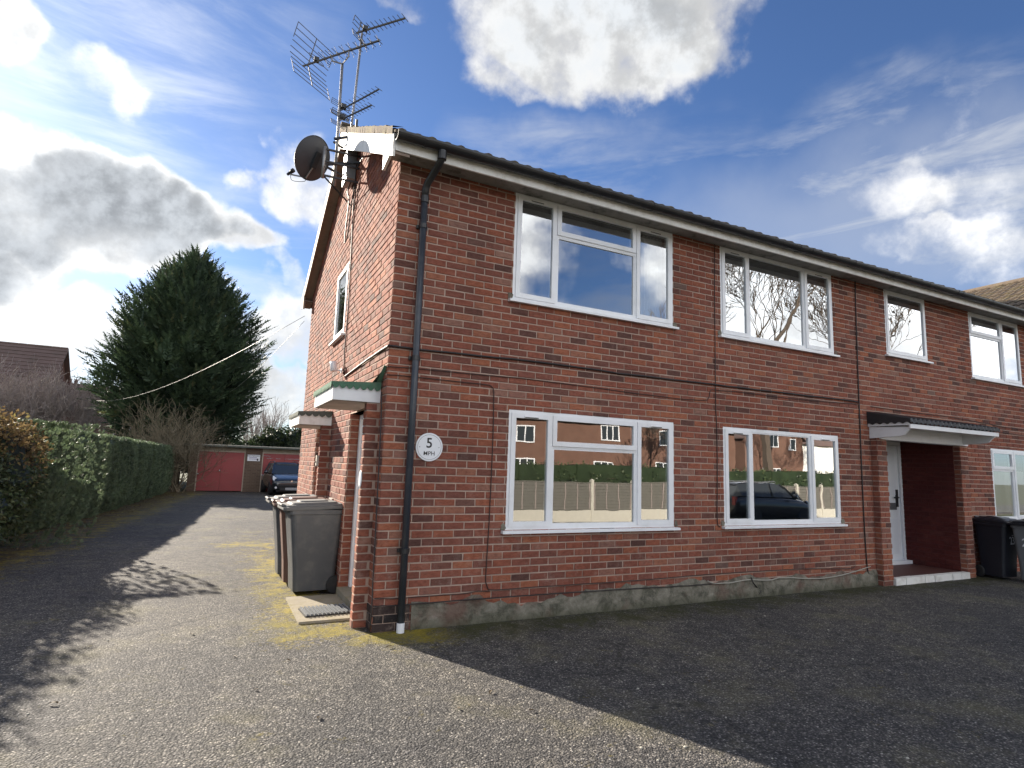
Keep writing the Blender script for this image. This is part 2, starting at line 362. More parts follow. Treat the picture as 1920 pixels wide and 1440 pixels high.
def leaf_mat(name, stops, rough=.55, transl=.25, big=0.6):
    mt, n, b = newmat(name); p = wpos(n)
    rv = n.n('Attribute', _attribute_name='rnd').outputs['Fac']
    c = n.ramp(rv, stops); c = n.mix(n.rng(n.noise(p, big, 4, .6), .35, .65), n.mix(1.0, c, (.72,.72,.72), 'MULTIPLY'), n.mix(1.0, c, (1.2,1.2,1.1), 'MULTIPLY'))
    setc(n, b, c); b.inputs['Roughness'].default_value = rough; b.inputs['Specular IOR Level'].default_value = .35
    tr = n.n('BsdfTranslucent'); n.t.links.new(c, tr.inputs[0]); mx = n.n('MixShader'); mx.inputs[0].default_value = transl
    n.t.links.new(b.outputs[0], mx.inputs[1]); n.t.links.new(tr.outputs[0], mx.inputs[2])
    n.t.links.new(mx.outputs[0], [x for x in n.t.nodes if x.type == 'OUTPUT_MATERIAL'][0].inputs[0]); return mt
M['conifer'] = leaf_mat('conifer_foliage', [(0,(.028,.045,.03)),(.5,(.05,.082,.047)),(.85,(.08,.12,.06)),(1,(.12,.12,.06))], .6, .2)
M['hedge'] = leaf_mat('hedge_foliage', [(0,(.09,.12,.08)),(.5,(.13,.18,.105)),(.85,(.16,.21,.12)),(1,(.18,.21,.125))], .6, .25, 0.9)
M['laurel'] = leaf_mat('broad_leaf_green', [(0,(.04,.06,.03)),(.5,(.075,.105,.05)),(.9,(.11,.135,.065)),(1,(.15,.16,.08))], .4, .3, 1.5)
M['dry_leaf'] = leaf_mat('dry_brown_leaf', [(0,(.10,.07,.038)),(.5,(.17,.118,.06)),(.85,(.24,.17,.08)),(1,(.30,.26,.09))], .6, .35, 2.0)
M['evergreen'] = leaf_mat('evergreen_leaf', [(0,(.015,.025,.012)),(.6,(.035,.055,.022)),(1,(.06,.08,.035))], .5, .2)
# glass: a clear pane with a reflective coating, slightly wavy
mt = bpy.data.materials.new('window_glass'); mt.use_nodes = True; mt.node_tree.nodes.clear(); n = NT(mt.node_tree)
gl = n.n('BsdfGlossy'); gl.inputs['Roughness'].default_value = 0.0; gl.inputs['Color'].default_value = (.96,.98,1,1)
tr = n.n('BsdfTransparent'); tr.inputs[0].default_value = (.80,.84,.83,1)
fr = n.n('LayerWeight'); fr.inputs['Blend'].default_value = 0.5
fac = n.rng(fr.outputs['Facing'], 0.0, 1.0, 0.25, 0.80)
bp = n.n('Bump', Height=n.noise(wpos(n), 2.2, 2, .5)); bp.inputs['Distance'].default_value = 0.0006
mt.node_tree.links.new(bp.outputs[0], gl.inputs['Normal'])
mx = n.n('MixShader', i0=fac); mt.node_tree.links.new(tr.outputs[0], mx.inputs[1]); mt.node_tree.links.new(gl.outputs[0], mx.inputs[2])
o_ = n.n('OutputMaterial'); mt.node_tree.links.new(mx.outputs[0], o_.inputs[0]); M['glass'] = mt
# brick pattern for walls too far away for single bricks
def far_brick(name, c1, c2, mortar, scale=1.0):
    mt, n, b = newmat(name); p = wpos(n); sp = n.n('SeparateXYZ', i0=p)
    uv = n.n('CombineXYZ', i0=n.math('ADD', sp.outputs[0], sp.outputs[1]), i1=sp.outputs[2])
    bt = n.n('TexBrick', Vector=uv.outputs[0]); bt.inputs['Scale'].default_value = 1.0; bt.inputs['Brick Width'].default_value = .225*scale; bt.inputs['Row Height'].default_value = .075*scale
    bt.inputs['Mortar Size'].default_value = .006*scale; bt.inputs['Color1'].default_value = (*c1,1); bt.inputs['Color2'].default_value = (*c2,1); bt.inputs['Mortar'].default_value = (*mortar,1)
    c = n.mix(n.rng(n.noise(p, 1.3, 6, .65), .35, .7, 0, .5), bt.outputs[0], n.mix(1.0, bt.outputs[0], (.6,.55,.55), 'MULTIPLY'))
    setc(n, b, c); b.inputs['Roughness'].default_value = .92; bump(n, b, bt.outputs['Fac'], -.004); return mt
M['garage_brick'] = far_brick('garage_brick', (.13,.085,.06), (.17,.115,.08), (.20,.165,.13))
M['house_brick'] = far_brick('far_house_brick', (.17,.083,.055), (.14,.068,.046), (.19,.145,.115))
M['house_brick_b'] = far_brick('far_house_brick_brown', (.17,.075,.055), (.13,.06,.045), (.18,.13,.11))
M['render_white'] = simple('white_render', (.72,.70,.66), .9, var=.06)
# tarmac: coarse pale chippings in a dark binder, moss near the house, stains and cracks
def tarmac():
    mt, n, b = newmat('tarmac'); p = wpos(n); sp = n.n('SeparateXYZ', i0=p); X, Y = sp.outputs[0], sp.outputs[1]
    vo = n.n('TexVoronoi', Vector=p); vo.inputs['Scale'].default_value = 85; vo.inputs['Randomness'].default_value = 1.0
    vs = n.n('SeparateXYZ', i0=vo.outputs['Color'])
    chip = n.ramp(vs.outputs[0], [(0,(.030,.031,.033)),(.35,(.080,.079,.078)),(.7,(.148,.142,.135)),(.92,(.24,.225,.21)),(1,(.46,.44,.41))])
    gap = n.rng(vo.outputs['Distance'], .35, .62, 0, 1)
    c = n.mix(n.math('MULTIPLY', gap, .75), chip, (.035,.034,.034))
    big = n.noise(p, .55, 6, .6); mid = n.noise(p, 2.6, 6, .65)
    c = n.mix(n.rng(big, .35, .65), n.mix(1.0, c, (.78,.78,.80), 'MULTIPLY'), n.mix(1.0, c, (1.22,1.18,1.10), 'MULTIPLY'))
    c = n.mix(n.rng(mid, .52, .75, 0, .45), c, n.mix(1.0, c, (.55,.56,.6), 'MULTIPLY'))
    c = n.mix(n.rng(n.noise(p, 7.0, 5, .7), .38, .66), n.mix(1.0, c, (.72,.72,.74), 'MULTIPLY'), n.mix(1.0, c, (1.25,1.22,1.16), 'MULTIPLY'))
    # cracks, worn dark patches and a paler tyre-polished track
    wv = n.vmath('ADD', p, n.vmath('MULTIPLY', n.n('TexNoise', Vector=p, Scale=2.2, Detail=5.0).outputs['Color'], (.55,.55,0)))
    vc = n.n('TexVoronoi', Vector=wv, _feature='DISTANCE_TO_EDGE'); vc.inputs['Scale'].default_value = .30
    crack = n.math('MULTIPLY', n.rng(vc.outputs['Distance'], .006, .0015, 0, 1), n.rng(n.noise(p, .8, 3, .5), .46, .56))
    c = n.mix(n.math('MULTIPLY', crack, .5), c, (.012,.012,.012))
    worn = n.rng(n.noise(n.vmath('ADD', p, (7.3, 2.1, 0)), .75, 7, .72), .60, .70, 0, .75, True)
    c = n.mix(worn, c, n.mix(1.0, c, (.42,.43,.46), 'MULTIPLY'))
    c = n.mix(n.rng(n.noise(n.vmath('ADD', p, (1.3, 9.1, 0)), 1.6, 7, .72), .62, .74, 0, .6, True), c, n.mix(1.0, c, (1.5,1.45,1.35), 'MULTIPLY'))
    # brownish and greenish lichen film
    c = n.mix(n.rng(n.noise(p, 1.1, 7, .7), .52, .72, 0, .5), c, (.15,.135,.065))
    # dark oil drips
    vo2 = n.n('TexVoronoi', Vector=n.vmath('ADD', p, n.vmath('MULTIPLY', n.n('TexNoise', Vector=p, Scale=9.0).outputs['Color'], (.12,.12,0)))); vo2.inputs['Scale'].default_value = 2.1
    c = n.mix(n.rng(vo2.outputs['Distance'], .10, .05, 0, .8), c, (.02,.02,.02))
    # moss: along the front wall, along the side wall and bins, along the hedge
    nm = n.noise(p, 3.2, 8, .7); nm2 = n.noise(p, 40, 4, .6)
    frontd = n.math('MULTIPLY', n.rng(n.math('ABSOLUTE', n.math('ADD', Y, .12)), .10, .75, 1, 0, True), n.rng(X, -.15, .05))
    frontd = n.math('MULTIPLY', frontd, n.rng(X, 12, 10))
    sided = n.math('MULTIPLY', n.rng(n.math('ABSOLUTE', n.math('ADD', X, .42)), .12, .85, 1, 0, True), n.math('MULTIPLY', n.rng(Y, -.5, .1), n.rng(Y, 10, 4)))
    cornerd = n.rng(n.vmath('LENGTH', n.vmath('MULTIPLY', n.vmath('SUBTRACT', p, (.12,-.18,0)), (1,1.7,0))), .18, .75, 1, 0, True)
    strip = n.rng(n.vmath('LENGTH', n.vmath('MULTIPLY', n.vmath('SUBTRACT', p, (-.75,6.3,0)), (.9,1.1,0))), .1, 1.0, .9, 0, True)
    hx = n.math('MULTIPLY_ADD', Y, .085, -4.85)
    hedged = n.rng(n.math('SUBTRACT', X, hx), .55, 1.6, .9, 0, True)
    near = n.math('MAXIMUM', n.math('MAXIMUM', n.math('MAXIMUM', frontd, n.math('MULTIPLY', sided, .92)), cornerd), n.math('MAXIMUM', strip, n.math('MULTIPLY', hedged, .85)))
    mm = n.math('ADD', n.math('MULTIPLY', near, .60), n.math('MULTIPLY', n.math('SUBTRACT', nm, .5), 1.9))
    mm = n.math('ADD', mm, n.math('MULTIPLY', n.math('SUBTRACT', n.noise(p, 22, 6, .75), .5), 1.5)); mask = n.rng(mm, .22, .85, 0, 1, True)
    mcol = n.mix(nm2, (.13,.11,.015), (.50,.38,.025))
    mcol = n.mix(n.math('MULTIPLY', n.rng(X, .45, .8), n.rng(Y, -1.2, -.9)), mcol, n.mix(nm2, (.018,.022,.008), (.06,.062,.018)))  # darker, greener moss along the front; house shade put into its colour
    mcol = n.mix(n.rng(n.noise(p, 1.4, 4, .6), .48, .68, 0, .6), mcol, (.07,.072,.02))
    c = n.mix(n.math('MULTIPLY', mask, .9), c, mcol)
    # brown leaf dirt right at the hedge foot
    c = n.mix(n.math('MULTIPLY', n.rng(n.math('SUBTRACT', X, hx), .3, 1.0, .8, 0, True), n.rng(n.noise(p, 9, 5, .7), .4, .6)), c, (.07,.045,.026))
    setc(n, b, c); b.inputs['Roughness'].default_value = .85; b.inputs['Specular IOR Level'].default_value = .3
    h = n.math('ADD', n.math('MULTIPLY', n.math('SUBTRACT', 1.0, vo.outputs['Distance']), 1.0), n.math('MULTIPLY', n.noise(p, 30, 4, .6), .8))
    h = n.math('ADD', h, n.math('MULTIPLY', n.math('MULTIPLY', mask, n.noise(p, 70, 4, .7)), 1.6))
    nb = bump(n, b, h, .009, .8)
    bump(n, b, n.noise(p, 1.2, 4, .6), .04, .6, nb)
    return mt
M['tarmac'] = tarmac()
M['earth'] = simple('earth_grass', (.055,.06,.025), .95, var=.4, scale=3, bmp=.03, bscale=12)
# ------------------------------------------------------------------ ground
def gz(x, y):
    z = -.2*min(1, max(0, (y-4)/23)) - .36*min(1, max(0, (-y-6)/6))
    return z
def ground_hit(px, py):
    d = ray(px, py); t = 1.0
    for _ in range(40):
        P = CAM + d*t; t = (gz(P[0], P[1])-CAM[2])/d[2]
    return CAM + d*t
def sheet(name, xs, ys, zf, mat):
    V = [(x, y, zf(x, y)) for y in ys for x in xs]; nx = len(xs)
    Fq = [(j*nx+i, j*nx+i+1, (j+1)*nx+i+1, (j+1)*nx+i) for j in range(len(ys)-1) for i in range(nx-1)]
    return np_mesh(name, V, Fq, mat, smooth=True)
gs = [-900, -300, -120, -60, -40, -30, -25, -20, -15, -12, -9, -6, -3, 0, 4, 8, 12, 16, 20, 24, 27, 30, 40, 60, 120, 300, 900]
g = sheet('ground', gs, gs, lambda x, y: gz(x, y)-.03, M['earth']); tag(g, 'rough grassy earth stretching beyond the tarmac', 'ground', kind='structure')
ys = list(np.linspace(-11.6, 26.95, 50)); xs = list(np.linspace(-5.6, 40, 40))
def und(x, y): return gz(x, y) + .012*math.sin(x*1.3+.6*y)*math.sin(y*.9) * (1 if abs(x) > .8 and abs(y) > .6 else .2)
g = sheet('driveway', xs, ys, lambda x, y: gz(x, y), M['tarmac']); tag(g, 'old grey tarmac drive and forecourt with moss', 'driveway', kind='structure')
r_ = MB(); r_.box(-120, 160, -21.5, -14.2, -.42, -.375); o = r_.build('road', M['tarmac']); tag(o, 'tarmac road beyond the forecourt fence', 'road', kind='structure')

# ------------------------------------------------------------------ the block of flats
house = tag(empty('apartment_building'), 'two storey red brick block of flats with white windows and black gutter', 'building')
BL, CH = .2155, .075                                   # brick length with joint, course height
singles = []                                           # full bricks that may become objects of their own
def sub_rects(r, holes):
    out = [r]
    for h in holes:
        nxt = []
        for (a, b, c, d) in out:
            if b <= h[0] or a >= h[1] or d <= h[2] or c >= h[3]: nxt.append((a, b, c, d)); continue
            if a < h[0]: nxt.append((a, h[0], c, d))
            if b > h[1]: nxt.append((h[1], b, c, d))
            a2, b2 = max(a, h[0]), min(b, h[1])
            if c < h[2]: nxt.append((a2, b2, c, h[2]))
            if d > h[3]: nxt.append((a2, b2, h[3], d))
        out = nxt
    return out
def brick_verts(a, b, c, d, pr, dep=.014, ch=.0032, jit=.0016):
    j = lambda: random.uniform(-jit, jit)
    q = [(a+j(), c+j()), (b+j(), c+j()), (b+j(), d+j()), (a+j(), d+j())]
    tilt = random.uniform(-.0012, .0012)
    ce = [(a+ch, c+ch), (b-ch, c+ch), (b-ch, d-ch), (a+ch, d-ch)]
    v = []
    for i, (u, z) in enumerate(ce): v.append((u+j()*.5, z+j()*.5, pr+(tilt if i in (0, 3) else -tilt)))
    for (u, z) in q: v.append((u, z, pr-.0045))
    for (u, z) in q: v.append((u, z, -dep))
    return v
BF = [(0,1,2,3),(4,5,1,0),(5,6,2,1),(6,7,3,2),(7,4,0,3),(8,9,5,4),(9,10,6,5),(10,11,7,6),(11,8,4,7)]
def bricks(mb, O, U, Nn, u0, u1, z0, z1, holes=(), phase=0.0, top=None, wall=None, flip=False, zoff=.008):
    O = Vector(O); U = Vector(U); Nn = Vector(Nn); k = 0
    for k in range(int(round((z1-z0)/CH))+1):
        za = z0+k*CH+zoff*.5; zb = za+CH-.0130
        if za >= z1: break
        zb = min(zb, z1)
        s0 = phase + (BL/2 if (k+int(round(z0/CH))) % 2 else 0.0)
        i0 = int(math.floor((u0-s0)/BL))-1; i1 = int(math.ceil((u1-s0)/BL))+1
        for i in range(i0, i1):
            a = max(u0, s0+i*BL+.006+random.uniform(-.002, .002)); b = min(u1, s0+(i+1)*BL-.006)
            if b-a < .02: continue
            if top and zb > top((a+b)/2)+.02: continue
            rs = sub_rects((a, b, za, zb), holes)
            for rc in rs:
                if rc[1]-rc[0] < .012 or rc[3]-rc[2] < .012: continue
                pr = random.uniform(-.0015, .003); rv = random.random()*.998+.001
                full = rc == (a, b, za, zb) and (b-a) > BL-.018
                if full and wall is not None:
                    ctr = O+U*((a+b)/2)+Vector((0,0,(za+zb)/2)); P = np.array(ctr); dv = P-CAM
                    zc = float(dv@_w); px = 960+F_PX*float(dv@_r)/zc; py = 720-F_PX*float(dv@_u)/zc
                    if -20 < px < 1940 and -20 < py < 1460:
                        area = abs(float(dv@np.array(Nn)))/np.linalg.norm(dv)**3
                        singles.append((area, wall, ctr, mb, len(mb.f), rc, pr, rv, O, U, Nn))
                vs = [O+U*u+Vector((0,0,z))+Nn*w for (u, z, w) in brick_verts(*rc, pr)]
                mb.add(vs, BF if not flip else [tuple(reversed(f)) for f in BF], rv)
def slab(mb, O, U, Nn, u0, u1, z0, z1, holes, th, rec=.006):
    O = Vector(O); U = Vector(U); Nn = Vector(Nn)
    us = sorted({u0, u1, *[min(max(h[i], u0), u1) for h in holes for i in (0, 1)]}); zs = sorted({z0, z1, *[min(max(h[i], z0), z1) for h in holes for i in (2, 3)]})
    for a, b in zip(us, us[1:]):
        for c, d in zip(zs, zs[1:]):
            if any(h[0] <= (a+b)/2 <= h[1] and h[2] <= (c+d)/2 <= h[3] for h in holes): continue
            vs = [O+U*u+Vector((0,0,z))-Nn*w for w in (rec, th) for (u, z) in ((a,c),(b,c),(b,d),(a,d))]
            mb.add(vs, [(0,1,2,3),(7,6,5,4),(0,4,5,1),(1,5,6,2),(2,6,7,3),(3,7,4,0)])
HX = 13.2; HY = 6.0; WT = 4.53; SL = .527
ztop = lambda y: 4.70+(y+.3)*SL if y <= 3 else 4.70+(6.3-y)*SL
W_UP = [(1.305, 3.545, 3.315, 4.545), (4.355, 6.625, 3.315, 4.545), (7.90, 9.02, 3.475, 4.545), (10.34, 12.06, 3.345, 4.545)]
W_LO = [(1.315, 3.55, .885, 2.125), (4.365, 6.63, .885, 2.125), (10.75, 12.45, .885, 2.125)]
REC = (7.60, 9.57, -.1, 2.20)
fr_holes = W_UP + W_LO + [REC]
SW = (2.42, 3.24, 3.22, 4.24)
R1 = (.31, 1.63, -.1, 2.085); R2 = (2.97, 4.19, -.1, 2.01)
sd_holes = [SW, R1, R2]
core = MB(); slab(core, (0,0,0), (1,0,0), (0,-1,0), .012, HX, -.3, WT, fr_holes, .26)
wall_f = core.build('wall', M['mortar'], house)
fb = MB(); bricks(fb, (0,0,0), (1,0,0), (0,-1,0), 0.0, HX, 0.0, WT, fr_holes, phase=0.0, wall=wall_f)
# gable wall
core = MB(); slab(core, (0,0,0), (0,1,0), (-1,0,0), .012, HY, -.3, WT, sd_holes, .26)
poly = [(.006, .012, WT), (.006, HY, WT), (.006, HY, ztop(HY)-.12), (.006, 3, ztop(3)-.12), (.006, .012, ztop(0)-.12)]
core.prism(poly, (.25, 0, 0))
wall_s = core.build('wall', M['mortar'], house)
sb = MB(); bricks(sb, (0,0,0), (0,1,0), (-1,0,0), .0145, HY, 0.0, 6.4, sd_holes, phase=BL/2+.0145, top=lambda y: ztop(y)-.13, wall=wall_s, flip=True)
core = MB(); core.box(.02, HX, HY-.25, HY, -.3, WT); core.box(HX-.25, HX-.01, .26, HY-.25, -.3, WT); core.build('rear_wall', M['house_brick_b'], house)
# fins and recess reveals: brick faces looking to the front
def box_bricks(mb, x0, x1, y0, y1, z0, z1, faces='flr', ph=0.0):
    if 'f' in faces: bricks(mb, (0,y0,0), (1,0,0), (0,-1,0), x0, x1, z0, z1, phase=x0+ph)
    if 'l' in faces: bricks(mb, (x0,0,0), (0,1,0), (-1,0,0), y0+.0145, y1, z0, z1, phase=y0+ph, flip=True)
    if 'r' in faces: bricks(mb, (x1,0,0), (0,1,0), (1,0,0), y0+.0145, y1, z0, z1, phase=y0+ph)
fins = MB()
for (ya, yb, zt) in ((.20, .31, 2.10), (2.86, 2.97, 2.0)):
    q_ = MB(); q_.box(-.124, .02, ya+.006, yb, -.05, zt); q_.build('pier', M['mortar'], house); box_bricks(fins, -.13, -.001, ya, yb, 0, zt, 'fl')
for (ya, zt) in ((1.63, 2.085), (4.19, 2.01)):
    bricks(fins, (0,ya-.008,0), (1,0,0), (0,-1,0), .0145, .25, 0, zt, phase=.0145)
# porch piers
for (xa, xb) in ((7.37, 7.60), (9.57, 9.80)):
    q_ = MB(); q_.box(xa+.006, xb-.006, -.099, .02, -.05, 2.16); q_.build('pier', M['mortar'], house); box_bricks(fins, xa, xb, -.105, -.002, 0, 2.16, 'flr')
fins.build('pier_brickwork', M['brick'], wall_f)['kind'] = 'stuff'
# recess of the front porch
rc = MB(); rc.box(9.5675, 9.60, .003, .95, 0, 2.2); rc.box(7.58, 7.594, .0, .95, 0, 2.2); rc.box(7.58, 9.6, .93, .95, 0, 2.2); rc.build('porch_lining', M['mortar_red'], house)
rb = MB(); bricks(rb, (9.562,0,0), (0,1,0), (-1,0,0), .002, .925, .1, 2.2, phase=0, flip=True)
bricks(rb, (0,.920,0), (1,0,0), (0,-1,0), 7.6, 8.52, .1, 2.2, phase=7.6)
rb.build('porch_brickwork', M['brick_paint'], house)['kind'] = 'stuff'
pf = MB(); pf.box(7.60, 9.565, -.03, .925, -.05, .092); pf.build('porch_floor', M['quarry'], house)
st = MB()
for i in range(8):
    a = 7.62+i*.243; z_ = .098+random.uniform(-.004, .004); st.box(a+.004, a+.239, -.125+random.uniform(-.006,.006), -.032, -.02, z_)
st.build('step', M['paint'], house)
pc = MB(); pc.box(7.6, 9.565, .0, .925, 2.2, 2.24); pc.build('porch_ceiling', M['soffit'], house)
# single bricks as objects: the 300 that show largest
singles.sort(key=lambda t: -t[0]); chosen = singles[:300]
dead = {id(fb): set(), id(sb): set()}
var = []
for i in range(8):
    mm_ = MB(); mm_.add([(u, -w, z) for (u, z, w) in brick_verts(-BL/2+.006, BL/2-.006, -(CH-.0130)/2, (CH-.0130)/2, 0)], BF); me = mm_.mesh('brick'); me.materials.append(M['brick']); var.append(me)
for (ar, wl_, ctr, mb, fi, rc_, pr, rv, O, U, Nn) in chosen:
    dead[id(mb)].add(fi)
    o = link('brick', random.choice(var), wl_); o.location = ctr+Nn*pr
    if abs(Nn.x) > .5: o.rotation_euler = (0, 0, -math.pi/2)
for mb, wl_, nm in ((fb, wall_f, 'brickwork'), (sb, wall_s, 'brickwork')):
    dd = dead[id(mb)]; keep = [i for i in range(len(mb.f)) if not any((i-k) in dd for k in range(9))]
    mb.f = [mb.f[i] for i in keep]; mb.r = [mb.r[i] for i in keep]
    o = mb.build(nm, M['brick'], wl_); o['kind'] = 'stuff'
# plinth: patched cement render with a ragged top edge, engineering bricks at the corner
pl = MB(); n_ = 90; xa, xb = .36, 7.36
tops = []
for i in range(n_+1):
    x = xa+(xb-xa)*i/n_; base = .24 if x < 1.1 else (.17 if x < 2.3 else .24 if x < 5.4 else .20)
    tops.append((x, base+.03*math.sin(x*7)+random.uniform(-.022, .022)))
for (x0_, t0), (x1_, t1) in zip(tops, tops[1:]):
    pl.add([(x0_,-.022,-.2),(x1_,-.022,-.2),(x1_,-.020,t1*.8),(x0_,-.020,t0*.8),(x1_,-.006,t1),(x0_,-.006,t0),(x1_,.004,t1),(x0_,.004,t0)], [(0,1,2,3),(3,2,4,5),(5,4,6,7)])
for (x0_, z0_, z1_) in ((.0, .0, .0),): pass
pl.build('plinth', M['render'], house, smooth=True)
eb = MB()
for k in range(3):
    cuts = [0.0, .215, .355] if k % 2 == 0 else [0.0, .105, .32, .355]
    for a, b in zip(cuts, cuts[1:]):
        eb.add([(u, -w-.0045, z) for (u, z, w) in brick_verts(a+.004, b-.004, k*CH+.004, k*CH+.069, 0)], BF, random.random())
    bricks_side = [(a, b) for a, b in zip([.015, .105], [.105, .2])]
    for a, b in bricks_side:
        eb.add([(-w-.0045, u, z) for (u, z, w) in brick_verts(a+.003, b-.003, k*CH+.004, k*CH+.069, 0)], [tuple(reversed(f)) for f in BF], random.random())
eb.build('corner_bricks', M['brick_dark'], house)

# windows ------------------------------------------------------------------
def window(u0, u1, z0, z1, lights, loc, rz, vents=(), label=None, proud=.006, sillext=.05, frame_w=.045, mat='upvc'):
    """lights: (ua, ub, za, zb, opening) in fractions-free metres; outward is local -y"""
    f = MB(); y0, y1 = proud, proud+.07
    W_, H_ = u1-u0, z1-z0; fw = frame_w
    f.box(0, W_, y0, y1, 0, fw); f.box(0, W_, y0, y1, H_-fw, H_); f.box(0, fw, y0, y1, fw, H_-fw); f.box(W_-fw, W_, y0, y1, fw, H_-fw)
    us = sorted({l[0] for l in lights}|{l[1] for l in lights}); 
    for l in lights:
        a, b, c, d = l[:4]
        if a > 1e-3: f.box(a-fw*.42, a+fw*.42, y0+.002, y1-.002, max(c, fw), min(d, H_-fw))
        if c > 1e-3: f.box(a+fw*.42 if a > 0 else fw, b-fw*.42 if b < W_-1e-3 else b-fw, y0+.003, y1-.003, c-fw*.4, c+fw*.4)
    o = f.build('window', M[mat], house); o.location = (loc[0], loc[1], z0); o.rotation_euler = (0, 0, rz)
    if label: o['label'] = label
    for l in lights:
        a, b, c, d, op = l
        ia = a+(fw if a < 1e-3 else fw*.42); ib = b-(fw if b > W_-1e-3 else fw*.42); ic = c+(fw if c < 1e-3 else fw*.4); id_ = d-(fw if d > H_-1e-3 else fw*.4)
        if op:                                       # opening casement: a second, slightly proud frame
            s = MB(); sw = .052; ya, yb = y0-.013, y0+.05; ov = .014
            A, B_, C_, D_ = ia-ov, ib+ov, ic-ov, id_+ov
            s.box(A, B_, ya, yb, C_, C_+sw); s.box(A, B_, ya, yb, D_-sw, D_); s.box(A, A+sw, ya, yb, C_+sw, D_-sw); s.box(B_-sw, B_, ya, yb, C_+sw, D_-sw)
            s.build('sash', M[mat], o); ia, ib, ic, id_ = A+sw, B_-sw, C_+sw, D_-sw; yp = y0+.006
        else:                                        # fixed light with a thin glazing bead
            s = MB(); sw = .016; ya, yb = y0+.006, y0+.04
            s.box(ia, ib, ya, yb, ic, ic+sw); s.box(ia, ib, ya, yb, id_-sw, id_); s.box(ia, ia+sw, ya, yb, ic+sw, id_-sw); s.box(ib-sw, ib, ya, yb, ic+sw, id_-sw)
            s.build('glazing_bead', M[mat], o); ia, ib, ic, id_ = ia+sw, ib-sw, ic+sw, id_-sw; yp = y0+.022
        p = MB(); e = .002; t1, t2 = random.uniform(-.0012, .0012), random.uniform(-.0012, .0012)
        p.add([(ia-e, yp+t1, ic-e), (ib+e, yp-t1, ic-e), (ib+e, yp-t1+t2, id_+e), (ia-e, yp+t1+t2, id_+e)], [(0,1,2,3)]); p.build('pane', M['glass'], o)
        g_ = MB(); g_.box(ia, ib, yp+.012, yp+.018, ic, ic+.008); g_.box(ia, ib, yp+.012, yp+.018, id_-.008, id_); g_.build('spacer_bar', M['alu'], o)
    for (a, b, zz) in vents:
        v = MB(); v.box(a, b, y0-.022, y0-.0135, zz, zz+.016); v.build('trickle_vent', M['upvc'], o)
        v = MB(); v.box(a+.01, b-.01, y0-.0235, y0-.0225, zz-.004, zz+.004); v.build('vent_slot', M['plastic'], o)
    s = MB(); s.add([(-sillext,-.055,-.034),(W_+sillext,-.055,-.034),(W_+sillext,y1,-.03),(-sillext,y1,-.03),(-sillext,-.055,-.008),(W_+sillext,-.055,-.008),(W_+sillext,y1,0),(-sillext,y1,0)],
        [(0,3,2,1),(4,5,6,7),(0,1,5,4),(1,2,6,5),(2,3,7,6),(3,0,4,7)]); s.build('sill', M[mat], o)
    return o
Xa = lambda px, py, h: float(on_y(px, py)[0])-h[0]
def three(h, m1, m2, tr=None, py=500, lab=None):
    W_, H_ = h[1]-h[0], h[3]-h[2]; a, b = Xa(m1, py, h), Xa(m2, py, h)
    L = [(0, a, 0, H_, True)]
    if tr: L += [(a, b, 0, tr, False), (a, b, tr, H_, True)]
    else: L += [(a, b, 0, H_, False)]
    L += [(b, W_, 0, H_, True)]
    mid = lambda s, e: ((s+e)/2-.09, (s+e)/2+.09, H_-.075)
    return window(h[0], h[1], h[2], h[3], L, (h[0], 0, 0), 0, [mid(0, a), mid(b, W_)], lab)
three(W_UP[0], 1043, 1193, .835, 500)
three(W_UP[1], 1404, 1508.5, None, 560)
h = W_UP[2]; window(*h, [(0, h[1]-h[0], 0, h[3]-h[2], True)], (h[0], 0, 0), 0)
h = W_UP[3]; a = Xa(1878, 650, h); H_ = h[3]-h[2]
window(*h, [(0, a, 0, .80, False), (0, a, .80, H_, True), (a, h[1]-h[0], 0, H_, True)], (h[0], 0, 0), 0)
three(W_LO[0], 1034, 1194.5, .875, 880)
three(W_LO[1], 1410.5, 1522.5, None, 890)
h = W_LO[2]; a = Xa(1903, 900, h); H_ = h[3]-h[2]
window(*h, [(0, a, 0, .88, False), (0, a, .88, H_, True), (a, h[1]-h[0], 0, H_, True)], (h[0], 0, 0), 0)
w = window(0, SW[1]-SW[0], SW[2], SW[3], [(0, SW[1]-SW[0], 0, SW[3]-SW[2], True)], (0, SW[1], 0), -math.pi/2, mat='paint_clean')
for h in W_UP[:2]+W_LO[:2]:                             # rough mortar pats at the sill ends
    for xe, sg in ((h[0], -1), (h[1], 1)):
        q_ = MB(); k_ = 9; pts_ = [(xe+sg*(.028+.03*math.cos(t)*random.uniform(.6,1.3)), -.0042, h[2]+.03+.042*math.sin(t)*random.uniform(.6,1.3)) for t in np.linspace(0, 2*math.pi, k_, endpoint=False)]
        q_.prism(pts_, (0, .012, 0)); q_.build('sill_mortar', M['render'], house, fixn=True)
